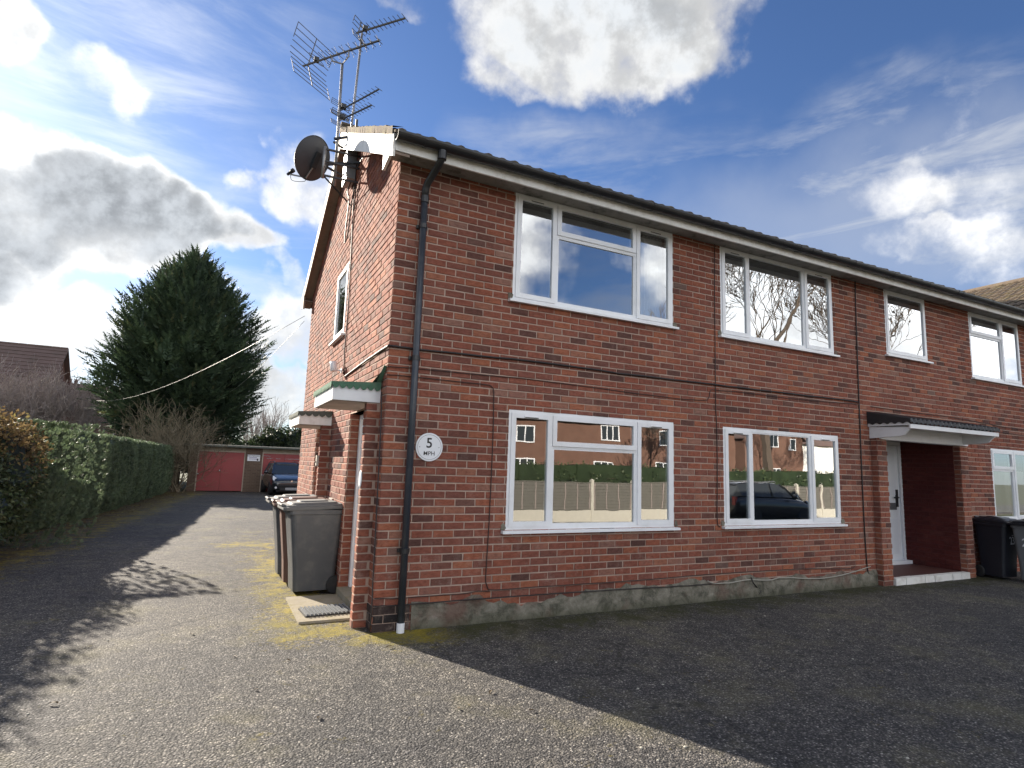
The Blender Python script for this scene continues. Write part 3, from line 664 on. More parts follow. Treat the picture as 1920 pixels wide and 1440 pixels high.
# interior: floors, ceilings, partitions, curtains
it = MB()
for (za, zb) in ((.0, .12), (2.36, 2.52), (4.55, 4.6)): it.box(.27, HX-.3, .27 if za > .1 else 1.0, HY-.26, za, zb)
it.box(.27, 7.5, .27, 1.0, .0, .12)
for x in (4.0, 7.2, 9.75): it.box(x, x+.1, .27, HY-.26, .12, 2.36)
for x in (4.0, 7.2, 9.75): it.box(x, x+.1, .27, HY-.26, 2.52, 4.55)
it.box(.27, HX-.3, 3.9, 4.0, .12, 2.36); it.box(.27, HX-.3, 3.9, 4.0, 2.52, 4.55)
it.build('interior', M['interior'], house)
def curtain(x0, x1, z0, z1, y):
    c = MB(); n_ = 26; V = []
    for i in range(n_+1):
        x = x0+(x1-x0)*i/n_; yy = y+.025*math.sin(i*1.9)
        V += [(x, yy, z0), (x, yy, z1)]
    c.add(V, [(2*i, 2*i+2, 2*i+3, 2*i+1) for i in range(n_)]); return c.build('curtain', M['curtain'], house, smooth=True)
curtain(3.2, 3.62, 3.2, 4.5, .2); curtain(1.2, 1.42, 3.2, 4.5, .2); curtain(10.6, 12.3, 1.0, 1.75, .22)

# roof ------------------------------------------------------------------
VX = -.16
rf = MB()
rf.add([(VX+.02,-.3,4.62),(HX+.2,-.3,4.62),(HX+.2,3,ztop(3)-.06),(VX+.02,3,ztop(3)-.06),(HX+.2,6.3,4.62),(VX+.02,6.3,4.62)], [(0,1,2,3),(3,2,4,5)])
rf.add([(VX+.02,-.3,4.57),(HX+.2,-.3,4.57),(HX+.2,3,ztop(3)-.12),(VX+.02,3,ztop(3)-.12),(HX+.2,6.3,4.57),(VX+.02,6.3,4.57)], [(3,2,1,0),(5,4,2,3)])
roof = rf.build('roof', M['soffit'], house)
TW, TG = .30, .32
def tile_prof(nseg=10):
    P = []
    for i in range(nseg+1):
        t = i/nseg; h_ = .032*max(0, math.cos((t-.22)*2*math.pi*1.0))**1.3 if abs(t-.22) < .25 else .026*max(0, math.cos((t-.75)*2*math.pi*1.0))**1.3 if abs(t-.75) < .25 else 0
        P.append((t*TW, h_))
    return P
TP = tile_prof()
def tile_verts(O, U, S, Nn, ln, lift):
    vs = []
    for s_i, nn in ((0, lift), (ln, 0.0)):
        for (t, h_) in TP: vs.append(O+U*t+S*s_i+Nn*(h_+nn+.012))
    for (t, h_) in TP: vs.append(O+U*t+Nn*(lift-.006))
    k = len(TP)
    fs = [(i, i+1, k+i+1, k+i) for i in range(k-1)] + [(2*k+i, 2*k+i+1, i+1, i) for i in range(k-1)]
    fs += [(2*k, 0, k), (k-1, 3*k-1, 2*k-1)]
    return vs, fs
sl_len = math.hypot(3.34, 3.34*SL); S1 = Vector((0, 3.34, 3.34*SL)).normalized(); N1 = Vector((0, -SL, 1)).normalized()
one = MB(); one.add(*tile_verts(Vector((0,0,0)), Vector((1,0,0)), S1, N1, TG+.06, .022)); tile_me = one.mesh('tile'); tile_me.materials.append(M['tile'])
field = MB(); ncol = int((HX+.36)/TW)+1; nrow = int(sl_len/TG)+1
for r_i in range(nrow):
    for c_i in range(ncol):
        O = Vector((VX+c_i*TW, -.34, 4.62-.04*SL+.012))+S1*(r_i*TG)+N1*(random.uniform(0, .004))
        if r_i == 0 or c_i == 0:
            o = link('tile', tile_me, roof); o.location = O
        else:
            field.add(*tile_verts(O, Vector((1,0,0)), S1, N1, TG+.06, .022))
S2 = Vector((0, -3.34, 3.34*SL)).normalized(); N2 = Vector((0, SL, 1)).normalized()
for r_i in range(nrow):
    for c_i in range(ncol):
        O = Vector((VX+(c_i+1)*TW, 6.34, 4.62-.04*SL+.012))+S2*(r_i*TG); field.add(*tile_verts(O, Vector((-1,0,0)), S2, N2, TG+.06, .022))
o = field.build('tile_field', M['tile'], roof); o['kind'] = 'stuff'
rd = MB(); rd.tube([(VX-.01+i*.45, 3.0, ztop(3)+.005) for i in range(31)], .09, 10); rd.build('ridge_tiles', M['tile'], roof, smooth=True)
# verge: mortar bedding with tile ends, bargeboards
vg = MB()
for i in range(24):
    y = -.28+i*.137; z = ztop(y)
    vg.add([(VX-.012+random.uniform(-.006,.004), y, z-.075), (VX-.012+random.uniform(-.006,.004), y+.137, z+.137*SL-.075), (VX-.012, y+.137, z+.137*SL+.012+random.uniform(-.008,.01)), (VX-.012, y, z+.012+random.uniform(-.008,.01)),
            (VX+.1, y, z-.075), (VX+.1, y+.137, z+.137*SL-.075), (VX+.1, y+.137, z+.137*SL+.03), (VX+.1, y, z+.03)], [(0,3,2,1),(3,7,6,2),(0,1,5,4)])
vg.build('verge_mortar', M['tile'], roof)
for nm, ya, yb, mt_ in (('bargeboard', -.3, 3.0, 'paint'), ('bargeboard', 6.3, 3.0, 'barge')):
    b_ = MB(); za, zb = ztop(ya)-.07, ztop(yb)-.07
    b_.prism([(VX, ya, za), (VX, yb, zb), (VX, yb, zb-.26), (VX, ya, za-.22)], (.022, 0, 0)); b_.build(nm, M[mt_], house, fixn=True)
    s_ = MB(); s_.prism([(VX+.022, ya, za-.17), (VX+.022, yb, zb-.19), (VX+.022, yb, zb-.215), (VX+.022, ya, za-.195)], (.145, 0, 0)); s_.build('verge_soffit', M['barge'], house, fixn=True)
be = MB(); be.prism([(VX-.004, -.298, 4.64), (VX-.004, -.298, 4.49), (VX-.004, .07, 4.43), (VX-.004, .07, 4.80)], (.03, 0, 0)); be.build('eave_box_end', M['paint_clean'], house, fixn=True)
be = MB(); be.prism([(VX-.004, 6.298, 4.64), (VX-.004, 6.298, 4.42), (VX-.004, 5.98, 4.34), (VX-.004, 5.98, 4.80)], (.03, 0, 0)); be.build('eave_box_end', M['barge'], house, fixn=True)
# fascia boards, soffit boards, gutter with brackets, downpipe
for i, (xa, xb) in enumerate(((VX+.027, 4.38), (4.385, 6.98), (6.985, 10.2), (10.205, HX+.15))):
    f_ = MB(); f_.box(xa, xb, -.30, -.278, 4.475+random.uniform(-.003,.003), 4.655); f_.build('fascia', M['paint'], house)
    f_ = MB(); f_.box(max(xa, VX+.03), xb, -.277, .012, 4.532, 4.545); f_.build('soffit', M['soffit'], house)
f_ = MB(); f_.box(VX+.03, HX+.1, 5.98, 6.3, 4.50, 4.515); f_.box(VX+.03, HX+.1, 6.28, 6.3, 4.45, 4.64); f_.build('rear_fascia', M['barge'], house)
gt = MB(); gx0, gx1 = VX+.01, HX+.15; gy, gzz, gr = -.372, 4.612, .068
ring = [(gy+gr*math.cos(t), gzz+gr*math.sin(t)) for t in np.linspace(math.pi, 2*math.pi, 12)]
ring2 = [(gy+(gr-.005)*math.cos(t), gzz+(gr-.005)*math.sin(t)) for t in np.linspace(2*math.pi, math.pi, 12)]
gt.loft([[(x, y, z) for (y, z) in ring+ring2] for x in (gx0, gx1)]); gutter = gt.build('gutter', M['gutter'], house, fixn=True)
for i in range(15):
    x = .12+i*.92; b_ = MB(); rr = gr+.004
    rg = [(gy+rr*math.cos(t), gzz+rr*math.sin(t)) for t in np.linspace(math.pi, 2*math.pi, 9)]; rg2 = [(gy+(rr-.003)*math.cos(t), gzz+(rr-.003)*math.sin(t)) for t in np.linspace(2*math.pi, math.pi, 9)]
    b_.loft([[(xx, y, z) for (y, z) in rg+rg2] for xx in (x, x+.03)]); b_.box(x, x+.03, -.305, -.3005, 4.57, 4.65); b_.build('bracket', M['gutter'], gutter, fixn=True)
for x in (1.6, 5.4, 9.2):
    b_ = MB(); rr = gr+.006; rg = [(gy+rr*math.cos(t), gzz+rr*math.sin(t)) for t in np.linspace(math.pi, 2*math.pi, 9)]; rg2 = [(gy+(rr-.004)*math.cos(t), gzz+(rr-.004)*math.sin(t)) for t in np.linspace(2*math.pi, math.pi, 9)]
    b_.loft([[(xx, y, z) for (y, z) in rg+rg2] for xx in (x, x+.09)]); b_.build('gutter_joint', M['gutter'], gutter, fixn=True)
dp = MB(); dp.tube([(.252,-.062,.07),(.252,-.062,4.22)], .034, 14); down = dp.build('downpipe', M['pipe'], house, smooth=True)
s_ = MB(); s_.tube([(.253,-.062,4.16),(.253,-.064,4.27),(.262,-.10,4.33),(.298,-.30,4.43),(.306,-.362,4.47),(.306,-.372,4.60)], .037, 12); s_.build('swan_neck', M['gutter'], down, smooth=True)
s_ = MB(); s_.tube([(.306,-.372,4.46),(.306,-.372,4.55)], .044, 12); s_.build('collar', M['gutter'], down); s_ = MB(); s_.tube([(.253,-.062,4.13),(.253,-.062,4.20)], .042, 12); s_.build('collar', M['gutter'], down)
for z_ in (.70, 2.52, 3.86):
    s_ = MB(); s_.tube([(.252,-.062,z_),(.252,-.062,z_+.045)], .040, 12); s_.box(.195, .31, -.03, -.0055, z_+.005, z_+.04); s_.build('pipe_clip', M['gutter'], down)
s_ = MB(); s_.tube([(.252,-.066,-.02),(.252,-.066,.085)], .037, 10); s_.build('pipe_shoe', M['white'], down)

# canopies over the two side doors
def scallop(mb, a, b, drop, n_, nrm):
    a = Vector(a); b = Vector(b); nrm = Vector(nrm)*.006
    for i in range(n_):
        p = a.lerp(b, i/n_); q = a.lerp(b, (i+1)/n_); k = 7
        top_ = [p+Vector((0,0,.028)), q+Vector((0,0,.028))]
        arc = [q.lerp(p, j/k)+Vector((0,0,-drop*math.sin(math.pi*j/k)**.7*random.uniform(.92,1.05))) for j in range(k+1)]
        mb.prism(top_+arc, nrm)
def canopy(y0, y1, xo, z0, z1, felt, board, n_, lab):
    c = MB(); c.box(xo, -.003, y0, y1, z0, z1-.002); o = c.build('canopy', M[board], house); o['label'] = lab
    t = MB(); t.add([(xo-.012,y0-.012,z1),(-.004,y0-.012,z1+.012),(-.004,y1+.012,z1+.012),(xo-.012,y1+.012,z1),(xo-.012,y0-.012,z1+.022),(-.004,y0-.012,z1+.05),(-.004,y1+.012,z1+.05),(xo-.012,y1+.012,z1+.022)],
        [(0,3,2,1),(4,5,6,7),(0,1,5,4),(1,2,6,5),(2,3,7,6),(3,0,4,7)]); t.build('felt', M[felt], o)
    s = MB(); scallop(s, (xo-.012, y0-.014, z1-.006), (-.006, y0-.014, z1-.006), .034, n_, (0,-1,0)); scallop(s, (xo-.014, y1+.01, z1-.006), (xo-.014, y0-.012, z1-.006), .034, int(n_*2.2), (-1,0,0)); s.build('scalloped_edge', M[felt], o, fixn=True)
    u = MB(); u.box(xo+.02, -.004, y0+.02, y1-.02, z0-.006, z0-.001); u.build('canopy_soffit', M['barge'], o); return o
c1_ = canopy(.20, 1.32, -.46, 2.105, 2.255, 'felt_green', 'paint_clean', 7, 'white boxed canopy with scalloped green felt')
fl = MB(); fl.prism([(-.004, .20, 2.30), (-.004, .02, 2.44), (-.03, .02, 2.45), (-.05, .20, 2.31)], (0,0,.004)); fl.add([(-.002,.02,2.46),(-.10,.20,2.29),(-.002,.34,2.31)], [(0,1,2)]); fl.build('torn_flashing', M['felt_green'], c1_)
c2_ = canopy(2.86, 3.95, -.43, 2.0, 2.15, 'felt_grey', 'paint', 5, 'weathered canopy with peeling white edge and grey felt')
# side doors in their recesses
for (ya, yb, zt) in ((.31, 1.63, 2.085), (2.97, 4.19, 2.01)):
    d = MB(); d.box(.135, .17, ya+.13, yb-.09, .1, zt-.06); dd = d.build('door', M['paint_clean'], house)
    f = MB(); f.box(.11, .17, ya+.07, ya+.128, .1, zt-.01); f.box(.11, .17, yb-.088, yb-.02, .1, zt-.01); f.box(.11, .17, ya+.128, yb-.088, zt-.058, zt-.01); f.build('door_frame', M['upvc'], dd)
    
    for z_a, z_b in ((.25,.9),(1.05,1.8)):
        p = MB(); p.box(.128, .1345, ya+.3, yb-.3, z_a, z_b); p.build('door_panel', M['upvc'], dd)
    hd = MB(); hd.box(.09, .134, ya+.20, ya+.23, 1.02, 1.05); hd.box(.085, .095, ya+.20, ya+.32, 1.02, 1.05); hd.build('handle', M['dark_metal'], dd)
    s = MB(); s.box(-.02, .25, ya+.01, yb-.01, -.05, .095); s.build('door_step', M['concrete'], house)
    c = MB(); c.box(.25, .27, ya, yb, 0, zt); c.build('recess_back', M['interior'], house)
    c = MB(); c.box(.008, .25, ya, yb, zt, zt+.01); c.build('recess_head', M['soffit'], house)
# front porch door and canopy
d = MB(); d.box(8.66, 9.50, .87, .91, .15, 2.12); dd = d.build('door', M['upvc'], house)
f = MB(); f.box(8.54, 8.655, .84, .92, .1, 2.19); f.box(9.505, 9.568, .84, .92, .1, 2.19); f.box(8.655, 9.505, .84, .92, 2.125, 2.19); f.build('door_frame', M['upvc'], dd)
for z_a, z_b in ((.25,.85),(1.25,2.0)):
    p = MB(); p.box(8.78, 9.40, .862, .869, z_a, z_b); p.build('door_panel', M['white'], dd)
p = MB(); p.box(8.8, 9.40, .862, .869, 1.0, 1.12); p.build('letter_plate', M['alu'], dd)
hd = MB(); hd.box(9.38, 9.43, .845, .869, 1.05, 1.35); hd.box(9.30, 9.42, .82, .84, 1.2, 1.225); hd.build('handle', M['dark_metal'], dd)
t_ = MB(); t_.box(8.56, 9.56, .74, .90, .094, .15); t_.build('threshold', M['white'], dd)
pk = MB(); PXa, PXb, pj = 7.31, 9.70, .60
nr = 120; rows = []
for (y, z) in ((-.004, 2.52), (-pj-.02, 2.385), (-pj-.03, 2.33)):
    rows.append([(PXa+(PXb-PXa)*i/nr, y - (.012*math.sin(i*1.15) if y < -pj else 0), z+.012*math.sin(i*1.15)) for i in range(nr+1)])
k = nr+1; V = [p for r in rows for p in r]
pk.add(V, [(j*k+i, j*k+i+1, (j+1)*k+i+1, (j+1)*k+i) for j in range(2) for i in range(nr)])
nr2 = 30; side = [(PXa, -.004-(pj+.02)*i/nr2, 2.52-.135*i/nr2) for i in range(nr2+1)]; low = [(PXa, p[1], 2.335-.0*i+.012*math.sin(i*1.2)) for i, p in enumerate(side)]
pk.add(side+low, [(i, i+1, nr2+1+i+1, nr2+1+i) for i in range(nr2)])
side2 = [(PXb, p[1], p[2]) for p in side]; low2 = [(PXb, p[1], p[2]) for p in low]; pk.add(side2+low2, [(i+1, i, nr2+1+i, nr2+1+i+1) for i in range(nr2)])
po = pk.build('porch_canopy', M['tile_black'], house, smooth=False); po['label'] = 'lean-to porch canopy with dark ribbed covering and white edge'
f = MB(); f.box(PXa+.015, PXb-.015, -pj-.012, -pj+.01, 2.255, 2.315); f.box(PXa+.015, PXa+.037, -pj+.01, -.004, 2.30, 2.345); f.build('canopy_fascia', M['paint_clean'], po)
for xx in (PXa+.04, PXb-.10):
    f = MB(); f.prism([(xx, -.004, 2.125), (xx, -.004, 2.298), (xx, -pj+.012, 2.27), (xx, -pj+.015, 2.25), (xx, -pj+.05, 2.22), (xx, -pj+.10, 2.165), (xx, -pj+.14, 2.15)], (.045,0,0)); f.build('canopy_bracket', M['paint_clean'], po, fixn=True)
f = MB(); f.box(7.42, 9.76, -.135, -.108, 2.115, 2.31); f.box(7.62, 9.55, -.108, .02, 2.115, 2.14); f.build('porch_beam', M['paint_clean'], po)
f = MB(); f.box(PXa+.09, PXb-.11, -pj+.012, -.136, 2.285, 2.298); f.build('canopy_soffit', M['paint'], po)
# neighbouring wing with its ridge running away from the front
nb = tag(empty('neighbouring_house', (16, 3, 0)), 'brick wing with sunlit brown tiled roof behind the end of the black gutter', 'building')
c = MB(); c.box(-2.75, 3, -2.4, 7, -.2, 4.6); c.add([(-2.75,-2.4,4.6),(3,-2.4,4.6),(0,-2.4,6.35)], [(0,1,2)]); c.build('wall', M['house_brick_b'], nb)
rsl = 1.72/3.2; Sx = Vector((1, 0, rsl)).normalized(); Nx = Vector((-rsl, 0, 1)).normalized(); ntile = MB()
for r_i in range(12):
    for c_i in range(34):
        O = Vector((-3.2, 7.3-c_i*TW, 4.72))+Sx*(r_i*TG)+Nx*random.uniform(0, .01); ntile.add(*tile_verts(O, Vector((0,-1,0)), Sx, Nx, TG+.06, .03))
c = MB(); c.add([(-3.2,-2.6,4.70),(0,-2.6,6.42),(0,7.3,6.42),(-3.2,7.3,4.70),(3.2,-2.6,4.70),(3.2,7.3,4.70)], [(0,3,2,1),(1,2,5,4)]); rfo = c.build('roof', M['tile'], nb)
o = ntile.build('tile_field', M['tile'], rfo); o['kind'] = 'stuff'
c = MB(); c.tube([(0, -2.6+i*.42, 6.46) for i in range(24)], .10, 9); c.build('ridge_tiles', M['tile'], rfo, smooth=True)
# ------------------------------------------------------------------ things on the house
sg = tag(empty('speed_sign', (.455, -.012, 1.69)), 'round white 5 MPH sign screwed to the brick wall beside the downpipe', 'sign')
s = MB(); s.lathe([(.128,.0),(.136,.002),(.138,.006),(.134,.010),(.0001,.0105)], (0,.008,0), (0,-1,0), 48); s.build('sign_disc', M['white'], sg)
s = MB()
for r0, r1 in ((.118, .1215),):
    V = []; k = 48
    for i in range(k): t = 2*math.pi*i/k; V += [(r0*math.cos(t), -.0032, r0*math.sin(t)), (r1*math.cos(t), -.0032, r1*math.sin(t))]
    s.add(V, [(2*i, 2*i+1, (2*i+3) % (2*k), (2*i+2) % (2*k)) for i in range(k)])
s.build('sign_rim_line', M['grey_box'], sg)
face = Matrix.Rotation(math.pi/2, 4, 'X')
def on_face(x, z, y=-.0035): return Matrix.Translation((x, y, z)) @ face
text_mesh('numeral', '5', .135, M['ink'], sg, on_face(-.003, .036), .0006)
text_mesh('lettering', 'MPH', .056, M['ink'], sg, on_face(0, -.062), .0006, sx=1.05)
for dx in (-.098, .098):
    s = MB(); s.lathe([(.005,0),(.004,.003),(.0001,.0035)], (dx,-.0025,0), (0,-1,0), 10); s.build('screw', M['galv'], sg)

# cables clipped to the walls
def cable_pts(pxs, d=.012, plane='y'):
    return [on_y(x, y, -d) if plane == 'y' else on_x(x, y, -d) for (x, y) in pxs]
def smooth_path(P, k=4):
    P = [np.array(p, float) for p in P]; Q = [2*P[0]-P[1]]+P+[2*P[-1]-P[-2]]; out = []
    for i in range(1, len(Q)-2):
        for j in range(k):
            t = j/k; a, b, c, d = Q[i-1], Q[i], Q[i+1], Q[i+2]
            out.append(.5*((2*b)+(c-a)*t+(2*a-5*b+4*c-d)*t*t+(3*b-a-3*c+d)*t**3))
    out.append(P[-1]); return out
def cable(name, pts, r, mat, label, wob=.002, clips=None):
    P = smooth_path(pts, 4); P = [p+np.array([random.gauss(0,wob)*.3,0,random.gauss(0,wob)]) for p in P]
    m_ = MB(); m_.tube(P, r, 6); o = m_.build(name, M[mat], None, smooth=True); tag(o, label, 'cable')
    return o
main = cable_pts([(647,706),(668,690),(700,667),(727,649)], .014, 'x') + cable_pts([(735,648.5),(780,654),(900,667),(1020,680),(1160,699),(1340,721),(1420,731),(1500,740),(1570,748),(1609,754)], .014)
cable('wall_cable', main, .0115, 'cable_black', 'thick black cable running level along the front wall between the storeys')
cable('wall_cable', cable_pts([(726,687),(770,690),(905,703),(1000,712),(1160,733),(1270,747),(1310,750),(1325,750),(1330,743),(1332,733),(1342,731),(1400,737),(1500,749),(1608,758)], .008), .0048, 'cable_brown', 'thin brown cable below the thick black one, with a kink between the windows')
cable('wall_cable', cable_pts([(724,702),(770,706),(900,720),(919,723),(925,730),(926,742),(925,800),(921,900),(916,1000),(911,1080),(913,1097),(925,1106),(1000,1101),(1200,1088),(1340,1076),(1500,1067),(1590,1066),(1604,1061)], .010), .0052, 'cable_brown', 'thin dark cable dropping beside the lower window and running above the plinth', .001)
cable('wall_cable', cable_pts([(699,1137),(745,1135),(870,1125),(1000,1116),(1200,1103),(1290,1098),(1335,1095)], .027), .006, 'cable_black', 'black cable along the top of the cement plinth')
cable('wall_cable', cable_pts([(702,1122),(745,1122),(830,1116),(918,1108)], .010), .0045, 'cable_brown', 'short thin cable crossing behind the foot of the downpipe')
cable('wall_cable', cable_pts([(1603,520),(1606,620),(1611,760),(1619,950),(1626,1062),(1632,1078)], .012), .009, 'cable_black', 'black vertical cable from eaves to ground left of the porch', .0008)
cable('wall_cable', cable_pts([(1340,455),(1340,560),(1341,650),(1342,760),(1344,800),(1345,880),(1345,975),(1350,988)], .009), .0055, 'cable_brown', 'thin vertical cable between the two pairs of front windows', .0008)
cable('wall_cable', cable_pts([(1327,1089),(1340,1094),(1375,1092),(1400,1087),(1440,1088),(1470,1083),(1530,1085),(1580,1078),(1632,1062)], .028), .007, 'cable_white', 'sagging white cable along the foot of the wall near the porch')
cable('wall_cable', cable_pts([(1632,762),(1700,772),(1800,785),(1880,800),(1935,808)], .010), .005, 'cable_brown', 'thin brown cable above the porch canopy')
cable('wall_cable', cable_pts([(1640,772),(1700,780),(1800,797),(1880,810),(1935,820)], .008), .004, 'cable_brown', 'lower of two thin cables just above the porch canopy')
cable('wall_cable', cable_pts([(664,345),(661,420),(656,520),(651,600),(646,660),(645,702)], .012, 'x'), .008, 'cable_brown', 'brown aerial lead running down the sunlit gable wall', .001)
P = [on_y(1408,1082,-.03), on_y(1414,1095,-.05)] ; c0_ = on_z(1417,1112,.03)
P += [c0_+np.array([.06*math.cos(t), .05*math.sin(t)-.02, .03+.05*math.sin(t*1.3)]) for t in np.linspace(0, 11, 20)]
cable('cable_tangle', P, .008, 'cable_black', 'tangled black cable end at the foot of the wall')
# vertical lead down the corner beside the side door
cable('wall_cable', [on_x(x, y, -.02) for (x, y) in ((716,735),(714,800),(709,900),(704,1000),(699,1090),(697,1140),(694,1180))], .006, 'cable_black', 'black cable running down the house corner beside the side door', .001)

# grey equipment box, sensor lamp, door number plaque, bell box
b_ = MB(); b_.box(-.13, -.012, 2.40, 2.74, 5.40, 5.86); o = b_.build('equipment_box', M['grey_box'], None); tag(o, 'grey metal box under the gable peak behind the aerial brackets', 'box')
l_ = MB(); l_.box(-.13, -.1305, 2.44, 2.70, 5.44, 5.82); l_.box(-.14, -.13, 2.42, 2.44, 5.42, 5.84); l_.build('box_lid', M['galv'], o)
lp = tag(empty('security_light', (-.012, 2.33, 2.70)), 'small white sensor lamp on the gable wall above the green canopy', 'lamp')
s = MB(); s.lathe([(.035,0),(.035,.012),(.012,.014),(.012,.05)], (0,0,0), (-1,0,0), 14); s.build('mount', M['white'], lp)
s = MB(); s.lathe([(.0001,.10),(.043,.09),(.046,.06),(.046,-.03),(.040,-.035)], (-.10,.02,.02), (-.1,.1,1), 18); s.build('lamp_housing', M['white'], lp, smooth=True)
s = MB(); s.lathe([(.040,-.034),(.0001,-.034)], (-.10,.02,.02), (-.1,.1,1), 18); s.build('lens', M['plastic'], lp)
pq = tag(empty('door_plaque', (-.131, .25, 1.36)), 'small white oval plaque on the side door pier', 'plaque')
s = MB(); s.lathe([(.0001,.011),(.04,.010),(.048,.004),(.05,0)], (0,0,0), (-1,0,0), 24); o = s.build('plaque_plate', M['white'], pq); o.scale = (1, 1, 1.75)
bb = tag(empty('bell_box', (-.131, 2.90, 1.52)), 'pale cream bell box on the far side door pier', 'box')
s = MB(); s.box(-.03, 0, -.02, .05, -.07, .07); s.build('bell_case', M['conc_pale'], bb); s = MB(); s.lathe([(.012,0),(.010,.006),(.0001,.007)], (-.03,.015,-.02), (-1,0,0), 10); s.build('bell_button', M['plastic'], bb)

# television aerials and masts
def P3(px, py, z): return Vector(on_z(px, py, z))
def yagi(root, A, B_, els, el_len, sleeve, er=.005, br=.010, vert=False, tip_taper=.6, start=.22):
    A, B_ = Vector(A), Vector(B_); d = (B_-A).normalized(); sd_ = d.cross(Vector((0,0,1))).normalized()
    m_ = MB(); m_.bar(A, B_, br*2, br*2); m_.build('boom', M['alu'], root)
    for i in range(els):
        t = start+(1-start)*i/(els-1)*.985; p = A.lerp(B_, t); L = el_len*(1-(1-tip_taper)*i/els)
        e = MB(); e.tube([p-sd_*L/2+Vector((0,0,br)), p+sd_*L/2+Vector((0,0,br))], er, 5)
        if sleeve:
            for sx_ in (-1, 1):
                e.tube([p+Vector((0,0,br)), p+sd_*(sx_*L*.33)+Vector((0,0,L*.28))], er*.8, 4); e.tube([p+Vector((0,0,br)), p+sd_*(sx_*L*.33)-Vector((0,0,L*.28))], er*.8, 4)
            e.box(p.x-.014, p.x+.014, p.y-.014, p.y+.014, p.z-.012, p.z+.022)
        e.build('element', M['alu'], root)
    f = MB(); q = A.lerp(B_, start*.62); f.box(q.x-.035, q.x+.035, q.y-.035, q.y+.035, q.z+.0, q.z+.06); f.build('dipole_box', M['dark_metal'], root)
    f = MB(); hw = el_len*.62; lp_ = [q+sd_*(hw*math.cos(t)*.9)+Vector((0,0,.03+.035*math.sin(t)))+d*.0 for t in np.linspace(0, 2*math.pi, 17)]; f.tube(lp_, er, 5); f.build('dipole', M['alu'], root)
    return d, sd_
def reflector(root, A, d, sd_, hw, hh, rods, tilt=.35, er=.0055):
    """two grids of rods above and below the boom's rear end"""
    for sgn in (1, -1):
        m_ = MB(); up = (Vector((0,0,sgn))*math.cos(tilt)+d*math.sin(tilt)*.9).normalized()
        m_.tube([A+up*.02, A+up*hh], er*1.3, 5)
        for i in range(rods):
            c = A+up*(.05+(hh-.05)*i/(rods-1)); m_.tube([c-sd_*hw, c+sd_*hw], er, 5)
        for sx_ in (-1, 1): m_.tube([A+up*(hh*.45)+sd_*(hw*sx_), A+up*hh+sd_*(hw*sx_)], er, 5)
        m_.build('reflector_grid', M['alu'], root)
MY = 2.62
zb = 7.27; A = P3(568,124,zb); B_ = P3(711,76,zb); mid = P3(604,112,zb)
m1 = Vector((float(on_z(641,120,7.2)[0]), float(on_z(641,120,7.2)[1]), 0))
def mast(root, top, bot, r): 
    m_ = MB(); m_.tube([bot, top], r, 10); m_.build('mast', M['galv'], root, smooth=True)
base1 = Vector((-.25, MY, 5.35)); top1 = Vector(on_y(642,120,MY))
ta = tag(empty('television_aerial', base1), 'large sleeved television aerial with V shaped rod reflector on a tall mast', 'aerial', 'television aerials above the gable')
off = -base1
def in_root(root, f):
    """build with world coordinates, then hang under the root"""
    before = set(col.objects); f()
    for o in set(col.objects)-before:
        if o.parent == root: o.location = -root.location
def big():
    mast(ta, top1, base1, .019)
    zc = top1.z+.08
    d0 = Vector(on_z(711,76,zc))-Vector(on_z(568,124,zc)); A = Vector(on_z(568,124,zc)); B_ = Vector(on_z(711,76,zc))
    L = d0.length; sc_ = min(1.0, 1.55/L)
    d, sd_ = yagi(ta, A, B_, 9, .27, True, start=.30)
    reflector(ta, A+d*.10, d, sd_, .36, .40, 5)
    cr = MB(); p1 = A.lerp(B_, .40); p2 = A.lerp(B_, .62); mt_ = top1
    cr.tube([p1, p1-Vector((0,0,.07)), mt_+Vector((0,0,.0)), p2-Vector((0,0,.09)), p2], .012, 6); cr.build('cradle', M['galv'], ta)
in_root(ta, big)
base2 = Vector((-.115, MY-.05, 5.35)); top2 = Vector(on_y(679,62,MY-.05))
tb = tag(empty('television_aerial', base2), 'topmost slim television aerial on the leaning taller mast', 'aerial', 'television aerials above the gable')
def slim():
    mast(tb, top2, base2, .016); zc = top2.z-.02
    A = Vector(on_z(668,62,zc)); B_ = Vector(on_z(760,34,zc)); d, sd_ = yagi(tb, A, B_, 9, .22, False, tip_taper=.7, start=.3)
    reflector(tb, A+d*.03, d, sd_, .15, .16, 3)
in_root(tb, slim)
for (a_, b_, zz, lab) in (((640,206),(711,167),None,'upper of the two small yagi aerials clamped low on the mast'), ((640,224),(697,197),None,'lower of the two small yagi aerials clamped low on the mast')):
    pm = Vector(on_y(a_[0], a_[1], MY)); tc = tag(empty('television_aerial', pm), lab, 'aerial', 'television aerials above the gable')
    def sm():
        zc = pm.z; A = Vector(on_z(a_[0]-6, a_[1]+3, zc)); B_ = Vector(on_z(*b_, zc)); d, sd_ = yagi(tc, A, B_, 10, .17, False, .004, .008, tip_taper=.7, start=.22)
        reflector(tc, A+d*.02, d, sd_, .15, .12, 4, er=.004)
        c = MB(); c.bar(A+d*.1, Vector((-.25, MY, zc)), .02, .03); c.build('clamp', M['galv'], tc)
    in_root(tc, sm)
br = tag(empty('mast_bracket', (-.17, 2.6, 5.9)), 'rusty steel brackets holding the aerial masts to the gable', 'bracket')
